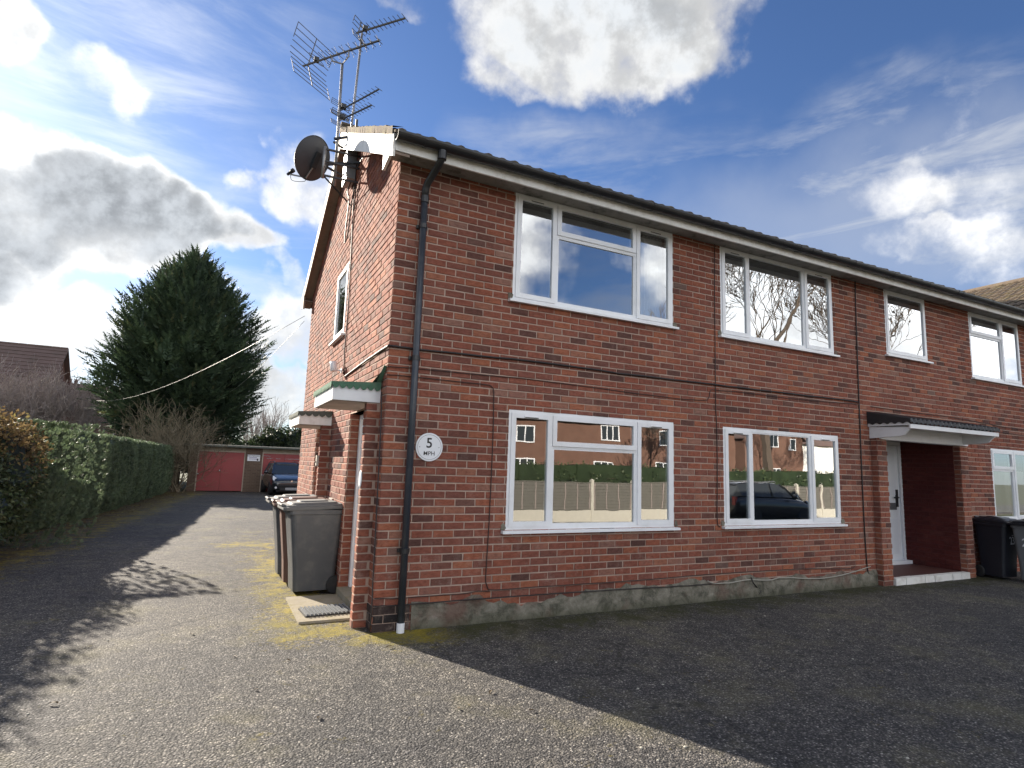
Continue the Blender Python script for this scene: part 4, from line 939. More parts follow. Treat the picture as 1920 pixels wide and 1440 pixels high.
def brk():
    for z_, xx in ((6.02, -.30), (5.62, -.36)):
        m_ = MB(); m_.bar((xx, MY-.02, z_), (-.0, 2.2, z_-.06), .03, .03); m_.bar((-.005, 2.0, z_-.08), (-.005, 2.55, z_-.05), .012, .035); m_.bar((xx, MY+.03, z_-.02), (-.0, MY+.25, z_-.02), .025, .025); m_.build('arm', M['dark_metal'], br)
    m_ = MB(); m_.bar((-.1, 2.1, 6.1), (-.1, 2.1, 5.9), .03, .03); m_.build('plate', M['dark_metal'], br)
in_root(br, brk)
# satellite dish: back of the bowl toward the drive, feed arm below
dc = Vector(on_y(586, 297, 2.35)); ax = Vector((-.52, .72, .42)).normalized()
ds = tag(empty('satellite_dish', dc), 'dark grey satellite dish on a pole bracket at the gable edge', 'satellite dish')
def dish():
    up = (Vector((0,0,1))-ax*ax.z).normalized(); sd_ = ax.cross(up).normalized(); rw, rh = .272, .292
    V = []; n_, k = 8, 40
    for inner in (0, 1):
        for i in range(n_+1):
            t = i/n_
            for j in range(k):
                th = 2*math.pi*j/k; V.append(dc+sd_*(rw*t*math.cos(th))+up*(rh*t*math.sin(th))+ax*(.055*t*t-.055+.004*inner))
    fs = []
    for inner in (0, 1):
        o_ = inner*(n_+1)*k
        for i in range(n_):
            for j in range(k):
                q = (o_+i*k+j, o_+i*k+(j+1) % k, o_+(i+1)*k+(j+1) % k, o_+(i+1)*k+j); fs.append(q if inner else tuple(reversed(q)))
    m_ = MB(); m_.add(V, fs); m_.build('bowl', M['dish'], ds, smooth=True)
    m_ = MB(); m_.tube([dc+sd_*(rw*math.cos(t))+up*(rh*math.sin(t)) for t in np.linspace(0, 2*math.pi, 41)], .006, 6); m_.build('rim', M['dish'], ds)
    bk = dc-ax*.08
    m_ = MB(); m_.bar(bk-up*.12-ax*.0, bk+up*.10, .07, .03, ax); m_.build('back_plate', M['dark_metal'], ds)
    pole = dc-ax*.15+Vector((.05,-.03,0))
    m_ = MB(); m_.tube([pole+Vector((0,0,-.24)), pole+Vector((0,0,.20))], .022, 10); m_.build('pole', M['galv'], ds, smooth=True)
    m_ = MB()
    for z_ in (-.20, 0.0, .17): m_.bar(pole+Vector((0,0,z_)), Vector((-.01, 2.35-.2, pole.z+z_-.02)), .022, .022)
    m_.bar(pole+Vector((0,0,-.2)), Vector((-.01, 2.5, pole.z-.42)), .016, .016); m_.build('bracket', M['dark_metal'], ds)
    lo = dc-up*rh*.92
    end = dc+ax*.30-up*.30
    m_ = MB(); m_.tube([bk-up*.1, lo-ax*.03, end], .011, 6); m_.build('feed_arm', M['galv'], ds)
    m_ = MB(); m_.lathe([(.018,-.06),(.022,0),(.03,.03),(.03,.06),(.0001,.065)], end+Vector((0,0,.03)), (dc-end).normalized(), 12); m_.build('feed_horn', M['dark_metal'], ds)
    m_ = MB(); m_.tube(smooth_path([end, end+Vector((.03,-.02,-.09)), lo+Vector((0,0,-.06)), lo]), .004, 5); m_.build('lead', M['cable_black'], ds)
in_root(ds, dish)
# loose leads under the box
cable('aerial_lead', [np.array(p) for p in ((-.05,2.5,5.40),(-.10,2.4,5.20),(-.08,2.35,5.05),(-.06,2.55,4.75),(-.05,2.62,4.55),(-.04,2.5,4.62),(-.05,2.3,5.0),(-.04,2.2,5.3),(-.02,2.25,5.1),(-.012,2.3,4.9))], .009, 'cable_black', 'looped black leads hanging below the grey box on the gable')
# overhead wires
def wire(a, b, sag, r, label):
    a, b = Vector(a), Vector(b); P = [a.lerp(b, t)-Vector((0,0,sag*4*t*(1-t))) for t in np.linspace(0, 1, 24)]
    m_ = MB(); m_.tube(P, r, 5); o = m_.build('overhead_cable', M['cable_white'], None, smooth=True); tag(o, label, 'cable')
wire((-.1, 6.15, 4.25), on_y(146, 741, 42), .9, .0048, 'pale overhead cable sagging from the house across the dark conifer')
wire((-.1, 6.15, 4.15), on_y(428, 737, 29.5), .15, .0045, 'thin overhead cable running from the house into the conifer')

# ------------------------------------------------------------------ wheelie bins
def rrect(w, d, r, z, k=4, yo=0.0):
    P = []
    for cx, cy, a0 in ((w/2-r, d/2-r, 0), (-w/2+r, d/2-r, 90), (-w/2+r, -d/2+r, 180), (w/2-r, -d/2+r, 270)):
        for i in range(k+1): t = R(a0+90*i/k); P.append((cx+r*math.cos(t), cy+r*math.sin(t)+yo, z))
    return P
def make_bin(body, lid, label, group, loc, rz, num=None, wd=.50):
    b = tag(empty('wheelie_bin', loc, rz), label, 'bin', group)
    m_ = MB(); m_.loft([rrect(wd*.80,.46,.05,.045,yo=.02), rrect(wd*.83,.49,.055,.30,yo=.015), rrect(wd*.95,.60,.06,.86), rrect(wd*.96,.61,.06,.90), rrect(wd*1.02,.66,.06,.905), rrect(wd*1.02,.66,.06,.955)])
    bo = m_.build('body', M[body], b)
    m_ = MB(); m_.box(-.16,.16,-.02,.02,-.001,.0); 
    L = MB(); L.loft([rrect(wd*1.06,.70,.05,.958,yo=.0), rrect(wd*1.08,.72,.05,.972), rrect(wd*1.08,.72,.05,.996), rrect(wd*1.0,.66,.05,1.000), rrect(wd*.98,.64,.05,1.016), rrect(wd*.84,.54,.05,1.020), rrect(wd*.80,.50,.05,1.038), rrect(wd*.55,.34,.05,1.042), rrect(wd*.52,.31,.05,1.055)])
    lo = L.build('lid', M[lid], b); lo.rotation_euler = (R(2.0), 0, 0)
    for yy in (-.31, .30):
        h_ = MB(); h_.tube([(-wd*.36, yy, 1.0), (-wd*.34, yy+(.04 if yy > 0 else -.05), 1.02), (wd*.34, yy+(.04 if yy > 0 else -.05), 1.02), (wd*.36, yy, 1.0)], .015, 7); h_.build('lid_grip', M[lid], lo)
    h_ = MB(); h_.tube([(-wd*.42, .30, .93), (-wd*.42, .39, .955), (wd*.42, .39, .955), (wd*.42, .30, .93)], .016, 8); h_.build('handle', M[body], b)
    a_ = MB(); a_.tube([(-wd*.5, .245, .105), (wd*.5, .245, .105)], .012, 8); a_.build('axle', M['galv'], b)
    for sx_ in (-1, 1):
        w_ = MB(); w_.lathe([(.06,-.024),(.095,-.024),(.102,-.012),(.102,.012),(.095,.024),(.06,.024)], (sx_*wd*.46, .245, .103), (1,0,0), 22); wh_ = w_.build('wheel', M['rubber'], b)
        w_ = MB(); w_.lathe([(.0001,.028),(.02,.027),(.024,.01),(.06,.018),(.06,-.018),(.02,-.027),(.0001,-.028)], (sx_*wd*.46, .245, .103), (1,0,0), 16); w_.build('hub', M['plastic'], wh_)
    if num:
        text_mesh('bin_number', num, .18, M['white'], b, Matrix.Translation((0, -.300, .66)) @ Matrix.Rotation(math.pi/2+R(-5.8), 4, 'X'), .001, sx=.8)
        s_ = MB(); s_.bar((-.05, -.306, .755), (.05, -.306, .755), .003, .008); s_.build('bin_label', M['white'], b)
    return b
gb = 'wheelie bins by the side doors'
make_bin('bin_grey', 'lid_grey', 'dark grey wheelie bin beside the doormat, nearest the side door step', gb, (-.275, 1.93, 0), -math.pi/2+R(3), wd=.48)
make_bin('bin_brown', 'bin_brown', 'brown wheelie bin with brown lid between two other bins at the side wall', gb, (-.305, 2.47, 0), -math.pi/2-R(2), wd=.48)
make_bin('bin_grey', 'lid_grey', 'grey wheelie bin at the far end of the row under the weathered canopy', gb, (-.33, 3.03, 0), -math.pi/2+R(1), wd=.48)
gb = 'numbered wheelie bins right of the porch'
make_bin('bin_black', 'bin_black', 'black wheelie bin numbered 234 standing against the wall beside the porch', gb, (10.17, -.262, 0), R(-2), '234', wd=.50).scale = (.95, .74, .93)
make_bin('bin_pale', 'bin_black', 'paler grey wheelie bin numbered 234 turned sideways beside the black one', gb, (10.245, -.765, 0), R(-88), '234', wd=.50).scale = (.95, .9, .93)

# slab, mat, leaf litter
s = MB(); s.box(-.56, -.001, .50, 1.60, -.05, .022); o = s.build('concrete_slab', M['concrete'], None); tag(o, 'flat mossy concrete slab at the side door', 'slab')
mt_ = tag(empty('doormat', (-.26, .83, .024), R(4)), 'ribbed black rubber doormat on the concrete slab', 'doormat')
s = MB(); s.box(-.235, .23, -.17, .17, 0, .010); s.build('mat_base', M['rubber'], mt_)
for i in range(12):
    a = -.222+i*.0385; s = MB(); s.box(a, a+.020, -.165, .165, .010, .026); s.build('rib', M['bin_pale'], mt_)
def leaf_geo(s_=.035):
    m_ = MB(); k = 7; up_ = []; lo_ = []
    for i in range(k): t = i/(k-1); w_ = math.sin(math.pi*t)**.8*.38*s_; z_ = .25*s_*math.sin(math.pi*t*.8); up_.append(((t-.5)*s_*1.6, w_, z_+.12*s_)); lo_.append(((t-.5)*s_*1.6, -w_, z_+.12*s_))
    mid_ = [((i/(k-1)-.5)*s_*1.6, 0, .25*s_*math.sin(math.pi*i/(k-1)*.8)) for i in range(k)]
    m_.add(up_+mid_+lo_, [(i, i+1, k+i+1, k+i) for i in range(k-1)]+[(k+i, k+i+1, 2*k+i+1, 2*k+i) for i in range(k-1)]); return m_.mesh('fallen_leaf')
lm = leaf_geo(); lm.materials.append(M['dry_leaf'])
for (px, py) in ((598,1348),(480,1295),(997,1335),(440,1232),(100,1322),(868,1118),(640,1170),(730,1215),(1500,1120),(1700,1200),(1330,1280),(1120,1250),(920,1300),(360,1190),(540,1240),(860,1330)):
    p = ground_hit(px, py); o = link('fallen_leaf', lm); o.location = (p[0], p[1], p[2]+.006); o.rotation_euler = (random.uniform(-.2,.2), random.uniform(-.2,.2), random.uniform(0,6)); sc_ = random.uniform(.6, 1.1); o.scale = (sc_,)*3
    tag(o, 'small curled brown leaf lying on the tarmac', 'leaf', 'fallen leaves on the tarmac')
pm = MB(); pm.lathe([(.0001,-.4),(.7,-.3),(1,0),(.7,.35),(.0001,.5)], (0,0,0), (0,0,1), 7); pme = pm.mesh('pebble'); pme.materials.append(M['conc_pale'])
for i in range(40):
    px, py = random.uniform(20,1900), random.uniform(1120,1430); p = ground_hit(px, py)
    if p[1] > -.15 and p[0] > -.2: continue
    o = link('pebble', pme); sc_ = random.uniform(.004,.010); o.scale = (sc_*1.3, sc_, sc_); o.location = (p[0], p[1], p[2]+sc_*.3); o.rotation_euler = (0,0,random.uniform(0,6)); tag(o, 'tiny pale pebble lying loose on the tarmac', 'pebble', 'loose pebbles on the tarmac')

LL = 2600; yy = rng.uniform(1.5, 26.5, LL); hx_ = np.interp(yy, [0,6.6,8.5,10.3,14,18,22.5,25.6], [-4.4,-4.4,-4.22,-3.95,-3.6,-3.35,-3.1,-2.85]); xx = hx_+np.abs(rng.normal(size=LL))*.38-.25
zz_ = np.array([gz(0, float(v)) for v in yy])+.008; an = rng.uniform(0, 6.283, LL); ls = rng.uniform(.018, .05, LL)
C_ = np.stack([xx, yy, zz_], 1); d_ = np.stack([np.cos(an), np.sin(an), rng.uniform(-.1,.35,LL)], 1)*ls[:,None]; s2 = np.stack([-np.sin(an), np.cos(an), rng.uniform(-.2,.3,LL)], 1)*(ls*.4)[:,None]
Vl = np.stack([C_-d_, C_+s2, C_+d_, C_-s2], 1).reshape(-1, 3)
o = np_mesh('leaf_litter', Vl, np.arange(len(Vl)).reshape(-1, 4), M['dry_leaf'], None, rng.random(LL)); tag(o, 'drift of small dry brown leaves along the foot of the hedge', 'leaves', kind='stuff')

# ------------------------------------------------------------------ garages
GY, GZ = 27.1, -.2
ga = tag(empty('garage', (0, GY, GZ)), 'flat roofed brick garage block with red plank doors at the end of the drive', 'garage')
doors = [(-2.12, .0), (.78, 2.95), (3.75, 5.9)]
c = MB(); H_ = 2.17; xs_ = [-2.47]+[v for d in doors for v in d]+[6.6]
for i in range(0, len(xs_), 2):
    q_ = MB(); q_.box(xs_[i], xs_[i+1], 0, .219, -.1, H_); q_.build('pier', M['garage_brick'], ga)
c.box(-2.47, -2.25, .22, 5, -.1, H_); c.box(6.38, 6.6, .22, 5, -.1, H_); c.box(-2.47, 6.6, 4.8, 5, -.1, H_); c.build('wall', M['garage_brick'], ga)
for (a, b) in doors:
    l_ = MB(); l_.box(a, b, .01, .2, 1.99, H_); l_.build('lintel', M['concrete'], ga)
    f = MB(); f.box(a, a+.05, -.012, .1, 0, 1.985); f.box(b-.05, b, .03, .1, 0, 1.985); f.box(a+.05, b, -.01, .1, 1.93, 1.985); fo = f.build('door_frame', M['wood_pale'], ga)
    n_ = 13; mid_ = (a+b)/2
    for sx0, sx1 in ((a+.055, mid_-.006), (mid_+.006, b-.055)):
        lf = MB(); lf.box(sx0, sx1, .062, .09, .03, 1.925); dl = lf.build('door', M['red_door'], ga)
        for k in range(n_):
            z0_ = .03+k*(1.895/n_); bd = MB(); bd.box(sx0+.002, sx1-.002, .040+random.uniform(-.002,.002), .0615, z0_+.006, z0_+1.895/n_-.006); bd.build('board', M['red_door'], dl)
    k_ = MB(); k_.lathe([(.03,0),(.03,.03),(.015,.035),(.03,.06),(.0001,.07)], (mid_-.05,.04,1.02), (0,-1,0), 12); k_.lathe([(.03,0),(.03,.03),(.0001,.04)], (a+.07,.035,.84), (0,-1,0), 12); k_.build('door_knob', M['chrome'], ga)
r_ = MB(); r_.box(-2.75, 6.8, -.35, 5.2, H_, H_+.10); r_.box(-2.75, 6.8, -.36, -.351, H_+.005, H_+.075); r_.build('roof', M['felt_grey'], ga)
r_ = MB(); r_.box(-2.3, 6.8, -.365, -.34, H_+.078, H_+.112); r_.build('roof_trim', M['conc_pale'], ga)
for (xp, w_) in ((.9, .55), (1.15, .3), (1.55, .25), (2.1, .45), (2.45, .3)):
    q = MB(); nn_ = 9; V = [(xp+w_*(i/(nn_-1)-.5), .0375, 1.80+.035*random.random()-(.12 if w_ < .5 else 0)) for i in range(nn_)]; V2 = [(v[0], .0375, v[2]-.035*random.random()-.008) for v in V]
    q.add(V+V2, [(i, nn_+i, nn_+i+1, i+1) for i in range(nn_-1)]); q.build('peeled_paint', M['grey_box'], ga)
ns = tag(empty('no_parking_sign', (.385, GY-.012, 1.485)), 'small white NO PARKING notice on the brick pier between the garage doors', 'sign')
s = MB(); s.box(-.29, .29, -.01, .01, -.155, .155); s.build('sign_plate', M['white'], ns)
text_mesh('lettering', 'NO PARKING', .092, M['ink'], ns, on_face(-.01, .095, -.012), .0008, sx=1.0)
for z_, w_ in ((.02, .17), (-.055, .20)):
    for i in range(8):
        b_ = MB(); a = -.2+i*w_*2/8*1.05; b_.box(a, a+w_*2/8*.72, -.0125, -.0101, z_-.018, z_+.018); b_.build('small_print', M['ink_violet'], ns)
s = MB(); s.box(.15, .22, -.0125, -.0101, -.13, -.03); s.build('sign_symbol', M['ink'], ns)

# ------------------------------------------------------------------ cars
def make_car(label, loc, rz, paint, group=None):
    c = tag(empty('parked_car', loc, rz), label, 'car', group)
    st = [(-2.02,.50,.30,.56,.44,.46,.58), (-1.96,.70,.22,.76,.46,.60,.70), (-1.72,.80,.20,.85,.52,.70,.80), (-1.2,.82,.20,.87,.56,.75,.93), (-.85,.82,.20,.875,.58,.77,.985), (0,.82,.20,.88,.60,.79,1.0), (1.0,.82,.20,.88,.60,.79,1.02), (1.7,.80,.22,.86,.60,.76,1.03), (1.98,.72,.26,.80,.55,.70,1.0), (2.05,.6,.34,.70,.52,.60,.92)]
    rings = []
    for (y, wb, zb_, wm, zm, ws, zs) in st:
        rings.append([(-wb*.5,y,zb_),(-wb,y,zb_+.02),(-wm,y,zm),(-wm*.985,y,(zm+zs)/2+.03),(-ws,y,zs),(-ws*.5,y,zs+.03),(ws*.5,y,zs+.03),(ws,y,zs),(wm*.985,y,(zm+zs)/2+.03),(wm,y,zm),(wb,y,zb_+.02),(wb*.5,y,zb_)])
    m_ = MB(); m_.loft(rings); bo = m_.build('body', M[paint], c, smooth=True, fixn=True); md = bo.modifiers.new('s', 'SUBSURF'); md.levels = 2; md.render_levels = 2
    gh = [(-1.02,.72,.96,.70,.97), (-.28,.77,.99,.56,1.44), (.2,.78,1.0,.57,1.485), (1.0,.78,1.01,.56,1.48), (1.68,.74,1.02,.52,1.42), (1.97,.66,1.0,.60,1.02)]
    V = [[(-wb,y,zb_),(-wr,y,zr),(wr,y,zr),(wb,y,zb_)] for (y, wb, zb_, wr, zr) in gh]
    m_ = MB(); fl_ = [p for q in V for p in q]; fs = []
    for i in range(len(V)-1):
        for j in range(3): fs.append((i*4+j, i*4+j+1, (i+1)*4+j+1, (i+1)*4+j))
    m_.add(fl_, fs); m_.build('windows', M['glass_dark'], c, fixn=True)
    rfm = MB(); rr_ = []
    for (y, w_, z_) in ((-.36,.545,1.415), (-.2,.57,1.47), (.2,.575,1.505), (1.0,.57,1.50), (1.6,.53,1.455), (1.72,.50,1.41)): rr_.append([(-w_,y,z_-.035),(-w_*.8,y,z_+.005),(0,y,z_+.02),(w_*.8,y,z_+.005),(w_,y,z_-.035),(0,y,z_-.02)])
    rfm.loft(rr_); rfm.build('roof_panel', M[paint], c, smooth=True, fixn=True)
    for sx_ in (-1, 1):
        m_ = MB(); m_.bar((sx_*.725,-1.04,.965), (sx_*.565,-.27,1.455), .06, .05); m_.bar((sx_*.79,.28,1.0), (sx_*.585,.28,1.47), .02, .07); m_.bar((sx_*.77,1.25,1.0), (sx_*.575,1.2,1.46), .02, .09); m_.build('pillar', M[paint], c)
        m_ = MB(); m_.lathe([(.0001,-.10),(.06,-.08),(.085,0),(.06,.08),(.0001,.10)], (sx_*.96,-.62,1.03), (1,0,0), 12); o = m_.build('mirror', M['car_black'], c, smooth=True)
        m_ = MB(); m_.tube([(sx_*.53,-.15,1.50),(sx_*.54,-.10,1.545),(sx_*.54,1.35,1.53),(sx_*.53,1.42,1.48)], .018, 7); m_.build('roof_rail', M['galv'], c)
        # swept-back headlamp
        P = [(.34,-1.965,.60),(.50,-1.96,.575),(.68,-1.90,.60),(.79,-1.74,.72),(.775,-1.52,.885),(.72,-1.50,.875),(.60,-1.70,.77)]
        m_ = MB(); q = [Vector((sx_*x, y-.035, z+.01)) for (x, y, z) in P]; m_.prism(q, (0,.09,0)); m_.build('headlight', M['lens'], c, fixn=True)
        m_ = MB(); m_.lathe([(.0001,.03),(.045,.025),(.055,0)], (sx_*.66,-1.985,.37), (0,-1,0), 12); m_.build('fog_lamp', M['lens'], c)
        m_ = MB(); m_.box(sx_*.60 if sx_ > 0 else -.74, .74 if sx_ > 0 else -.60, 1.93, 2.03, .70, 1.0); m_.build('tail_light', M['lens_red'], c)
        for yy in (-1.28, 1.30):
            m_ = MB(); m_.lathe([(.20,-.10),(.29,-.10),(.315,-.07),(.315,.07),(.29,.10),(.20,.10)], (sx_*.78, yy, .315), (1,0,0), 24); wh_ = m_.build('wheel', M['rubber'], c, smooth=False)
            m_ = MB(); m_.lathe([(.0001,.085),(.05,.09),(.09,.06),(.20,.075),(.21,.095),(.21,-.09),(.0001,-.08)], (sx_*.78, yy, .315), (sx_,0,0), 20); m_.build('rim', M['galv'], wh_)
    m_ = MB(); m_.box(-.58,.58,-2.06,-1.90,.44,.52); m_.box(-.50,.50,-2.055,-1.9,.25,.38); m_.build('grille', M['plastic'], c)
    m_ = MB(); m_.box(-.26,.26,-2.075,-2.061,.27,.38); pl_ = m_.build('number_plate', M['plate'], c)
    m_ = MB()
    for i in range(7): m_.box(-.225+i*.066+(.02 if i > 3 else 0), -.18+i*.066+(.02 if i > 3 else 0), -2.0775, -2.0755, .295, .355)
    m_.build('plate_marks', M['grey_box'], pl_)
    # bonnet emblem: chrome shield with a small upright beast shape
    m_ = MB(); m_.prism([(x, -1.99+.13*(z-.60), z) for (x, z) in ((-.09,.71),(.09,.71),(.10,.66),(.06,.61),(0,.595),(-.06,.61),(-.10,.66))], (0,.05,0)); em = m_.build('emblem', M['plastic'], c, fixn=True)
    m_ = MB(); m_.prism([(x*1.15, -2.005+.13*(z-.60), z) for (x, z) in ((-.02,.69),(.03,.705),(.045,.675),(.03,.66),(.05,.635),(.035,.615),(.01,.64),(-.02,.615),(-.04,.62),(-.02,.65),(-.045,.675))], (0,.02,0)); m_.build('emblem_figure', M['chrome'], em, fixn=True)
    m_ = MB(); m_.bar((-.6,-1.06,.985), (.05,-.98,.99), .015, .012); m_.bar((-.05,-1.06,.985), (.55,-.98,.99), .015, .012); m_.build('wiper', M['plastic'], c)
    m_ = MB(); m_.box(-.62,.62,-1.9,1.9,.18,.3); m_.build('underbody', M['plastic'], c)
    return c
make_car('dark blue estate car parked in front of the garage doors', (1.78, 25.55, -.185), R(3), 'car_blue')
# ------------------------------------------------------------------ plants
def rand_dirs(n):
    v = rng.normal(size=(n,3)); return v/np.linalg.norm(v, axis=1, keepdims=True)
def norm(a): return a/np.maximum(np.linalg.norm(a, axis=-1, keepdims=True), 1e-9)
def leaf_quads(C, D, Nrm, L, Wd):
    """kite leaves: centre, direction, normal, length, width arrays"""
    S = norm(np.cross(D, Nrm)); tip = C+D*L[:,None]; a = C+D*(L*.45)[:,None]+S*(Wd*.5)[:,None]; b = C+D*(L*.45)[:,None]-S*(Wd*.5)[:,None]
    V = np.stack([C, a, tip, b], 1).reshape(-1,3); Fq = np.arange(len(V)).reshape(-1,4); return V, Fq
def fronds(O, D, Up, L, k=7, droop=.25, wid=.34):
    """flat feathery sprays: one kite per side shoot"""
    n = len(O); S = norm(np.cross(D, Up)); Vs = []; Fs = []; base = 0; rn = []
    tone = rng.random(n)
    for i in range(k):
        t = (i+.5)/k
        P = O+D*(L*t)[:,None]+Up*(-droop*L*t*t)[:,None]
        ln = L*wid*(1.05-t)**.7*rng.uniform(.7,1.2,n)+.03
        for sg in (-1, 1):
            dd = norm(D*.75+S*sg*.75+Up*rng.uniform(-.15,.25,(n,1)))
            V, Fq = leaf_quads(P, dd, norm(Up+.35*rng.normal(size=(n,3))), ln, ln*.34); Vs.append(V); Fs.append(Fq+base); base += len(V); rn.append(np.clip(tone*.7+rng.random(n)*.3,0,1))
    V, Fq = leaf_quads(O+D*(L*.55)[:,None]+Up*(-droop*L*.3)[:,None], norm(D-Up*droop*.8), Up, L*.55, L*.10); Vs.append(V); Fs.append(Fq+base); rn.append(tone)
    return np.concatenate(Vs), np.concatenate(Fs), np.concatenate(rn)
def branch_mesh(mb, p, d, L, r, depth, spread=.6, up=.15, n_child=3, min_r=.004, crook=.18, seg=4, sides=(6,5,4,3,3,3)):
    P = [Vector(p)]; d = Vector(d).normalized(); rs = [r]
    for i in range(seg):
        d = (d+Vector((random.gauss(0,crook),random.gauss(0,crook),random.gauss(0,crook)+up*.3))).normalized(); P.append(P[-1]+d*(L/seg)); rs.append(max(min_r, r*(1-.5*(i+1)/seg)))
    mb.tube(P, rs, sides[min(len(sides)-1, max(0, 5-depth))], cap=False)
    if depth <= 0: return
    for j in range(n_child):
        i = random.randint(max(1, seg//2), seg) if j else seg
        q = P[i]; dd = (P[i]-P[i-1]).normalized()
        a = dd.orthogonal().normalized(); b = dd.cross(a); th = random.uniform(0, 2*math.pi); sp = random.uniform(.35, 1.0)*spread*(.6 if j == 0 else 1.15)
        nd = (dd+(a*math.cos(th)+b*math.sin(th))*sp+Vector((0,0,up))).normalized()
        branch_mesh(mb, q, nd, L*random.uniform(.58,.85), max(min_r, rs[i]*(.85 if j == 0 else .6)), depth-1, spread, up, n_child, min_r, crook, seg, sides)

# tall conifer behind the garages
TX, TY = -3.25, 31.0
tr_ = tag(empty('conifer_tree', (TX, TY, -.2)), 'tall dense dark green conifer rising behind the garages', 'tree')
prof = np.array([1,.82])*np.array([[1.3,1.7],[1.9,2.4],[2.9,3.4],[4.4,4.3],[6.2,4.6],[7.5,4.35],[8.8,3.95],[10.0,3.15],[10.9,2.4],[11.7,1.6],[12.3,1.0],[12.8,.4]])
def crad(z): return np.interp(z, prof[:,0], prof[:,1])
n_ = 7200; z = rng.uniform(1.0, 12.7, n_*2); keep = rng.random(n_*2) < (crad(z)/4.6)**1.0; z = z[keep][:n_]; n_ = len(z); th = rng.uniform(0, 2*math.pi, n_)
lump = 1+.10*np.sin(th*5+z*1.7)+.08*np.sin(th*9-z*2.3)+.07*np.sin(th*3+z*.9)+.05*np.sin(th*14+z*4)
depth_ = np.where(rng.random(n_) < .72, rng.uniform(.80, 1.0, n_), rng.uniform(.35, .8, n_)); rad = crad(z)*lump*depth_-.35
rad = np.maximum(rad, .05)
O = np.stack([rad*np.cos(th), rad*np.sin(th), z-.25], 1)
out_ = np.stack([np.cos(th), np.sin(th), np.zeros(n_)], 1)
upf = np.clip((z-1)/12, 0, 1); D = norm(out_*(1.0-.55*upf[:,None])+np.array([0,0,1])*(.28+.75*upf[:,None])+rng.normal(size=(n_,3))*.22)
Up = norm(np.cross(np.cross(D, np.array([0,0,1.]))+1e-6, D)); Up = norm(Up+rng.normal(size=(n_,3))*.35)
V, Fq, rn = fronds(O, D, Up, rng.uniform(.65, 1.25, n_), 7, .12, .30)
np_mesh('crown', V, Fq, M['conifer'], tr_, rn)
tk = MB(); tk.tube([(0,0,-.2),(.05,0,3),(0,.05,7),(0,0,11.8)], [.32,.26,.16,.03], 10)
for i in range(60):
    zz = random.uniform(1.2, 11); a = random.uniform(0, 6.28); L = float(crad(zz))*.8; tk.tube([(0,0,zz-.3),(math.cos(a)*L*.5,math.sin(a)*L*.5,zz-.05),(math.cos(a)*L,math.sin(a)*L,zz+.3)], [.05,.03,.01], 4, cap=False)
tk.build('trunk', M['bark'], tr_)
# inner mass of foliage, toned darker to deepen the shade inside the crown
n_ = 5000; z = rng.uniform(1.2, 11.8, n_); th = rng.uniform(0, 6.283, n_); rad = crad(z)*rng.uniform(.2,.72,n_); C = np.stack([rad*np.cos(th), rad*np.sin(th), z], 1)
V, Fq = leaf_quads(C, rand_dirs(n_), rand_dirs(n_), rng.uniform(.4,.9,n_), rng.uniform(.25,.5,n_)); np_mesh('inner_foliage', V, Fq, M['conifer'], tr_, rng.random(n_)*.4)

# clipped hedge along the drive
hp = np.array([[6.6,-4.40],[8.5,-4.22],[10.3,-3.95],[14,-3.60],[18,-3.35],[22.5,-3.10],[25.6,-2.85]])
hx = lambda y: np.interp(y, hp[:,0], hp[:,1])
hg = tag(empty('hedge', (-3.9, 15, 0)), 'long clipped dark green conifer hedge along the left side of the drive', 'hedge')
ny, nz = 150, 18; V = []; 
yy_ = np.linspace(6.6, 25.6, ny)
prof_h = [(0.25,0),(.10,.25),(.03,.7),(0,1.2),(.02,1.7),(.10,1.95),(.4,2.02),(.9,2.02),(1.15,1.8),(1.2,0)]
for y in yy_:
    lob = .05*math.sin(y*2.2)+.035*math.sin(y*5.1+1)+.025*math.sin(y*9.3)
    for (dx, zz) in prof_h: V.append((float(hx(y))-dx-.10+lob*(1 if zz < 1.95 else .2)+3.9, y-15, (zz+.03*math.sin(y*3))*(.985)+gz(0, y)))
k = len(prof_h); Fq = [(i*k+j, (i+1)*k+j, (i+1)*k+j+1, i*k+j+1) for i in range(ny-1) for j in range(k-1)]
np_mesh('hedge_core', V, Fq, M['hedge'], hg, np.full(len(Fq), .05))
def surf_pts(n_):
    y = 6.6+19.0*rng.random(n_)**1.5; face = rng.random(n_); x = np.empty(n_); zz = np.empty(n_); N_ = np.zeros((n_,3))
    lob = .05*np.sin(y*2.2)+.035*np.sin(y*5.1+1)+.025*np.sin(y*9.3)
    side = face < .74; zz[side] = rng.uniform(0.02, 2.0, side.sum()); x[side] = hx(y[side])-.10+lob[side]-np.interp(zz[side], [0,.25,.7,1.2,1.7,2.0], [.25,.10,.03,0,.02,.12]); N_[side] = (1,-.25,.12)
    top = ~side; zz[top] = 1.98+.03*np.sin(y[top]*3)+rng.uniform(-.03,.04,top.sum()); x[top] = hx(y[top])-.1-rng.uniform(.05,1.1,top.sum()); N_[top] = (0,0,1)
    endm = rng.random(n_) < .03; y = np.where(endm, 6.6, y)
    g_ = -.2*np.clip((y-4)/23,0,1); return np.stack([x+3.9, y-15, zz+g_], 1), norm(N_)
n_ = 52000; P, N_ = surf_pts(n_); D = norm(N_*.55+np.array([0,0,.8])+rng.normal(size=(n_,3))*.38)
V, Fq, rn = fronds(P-D*.06, D, norm(N_+rng.normal(size=(n_,3))*.5), rng.uniform(.045,.085,n_)*(1+np.clip(P[:,1]+8.4,0,12)*.06), 3, .1, .5); np_mesh('hedge_foliage', V, Fq, M['hedge'], hg, rn)

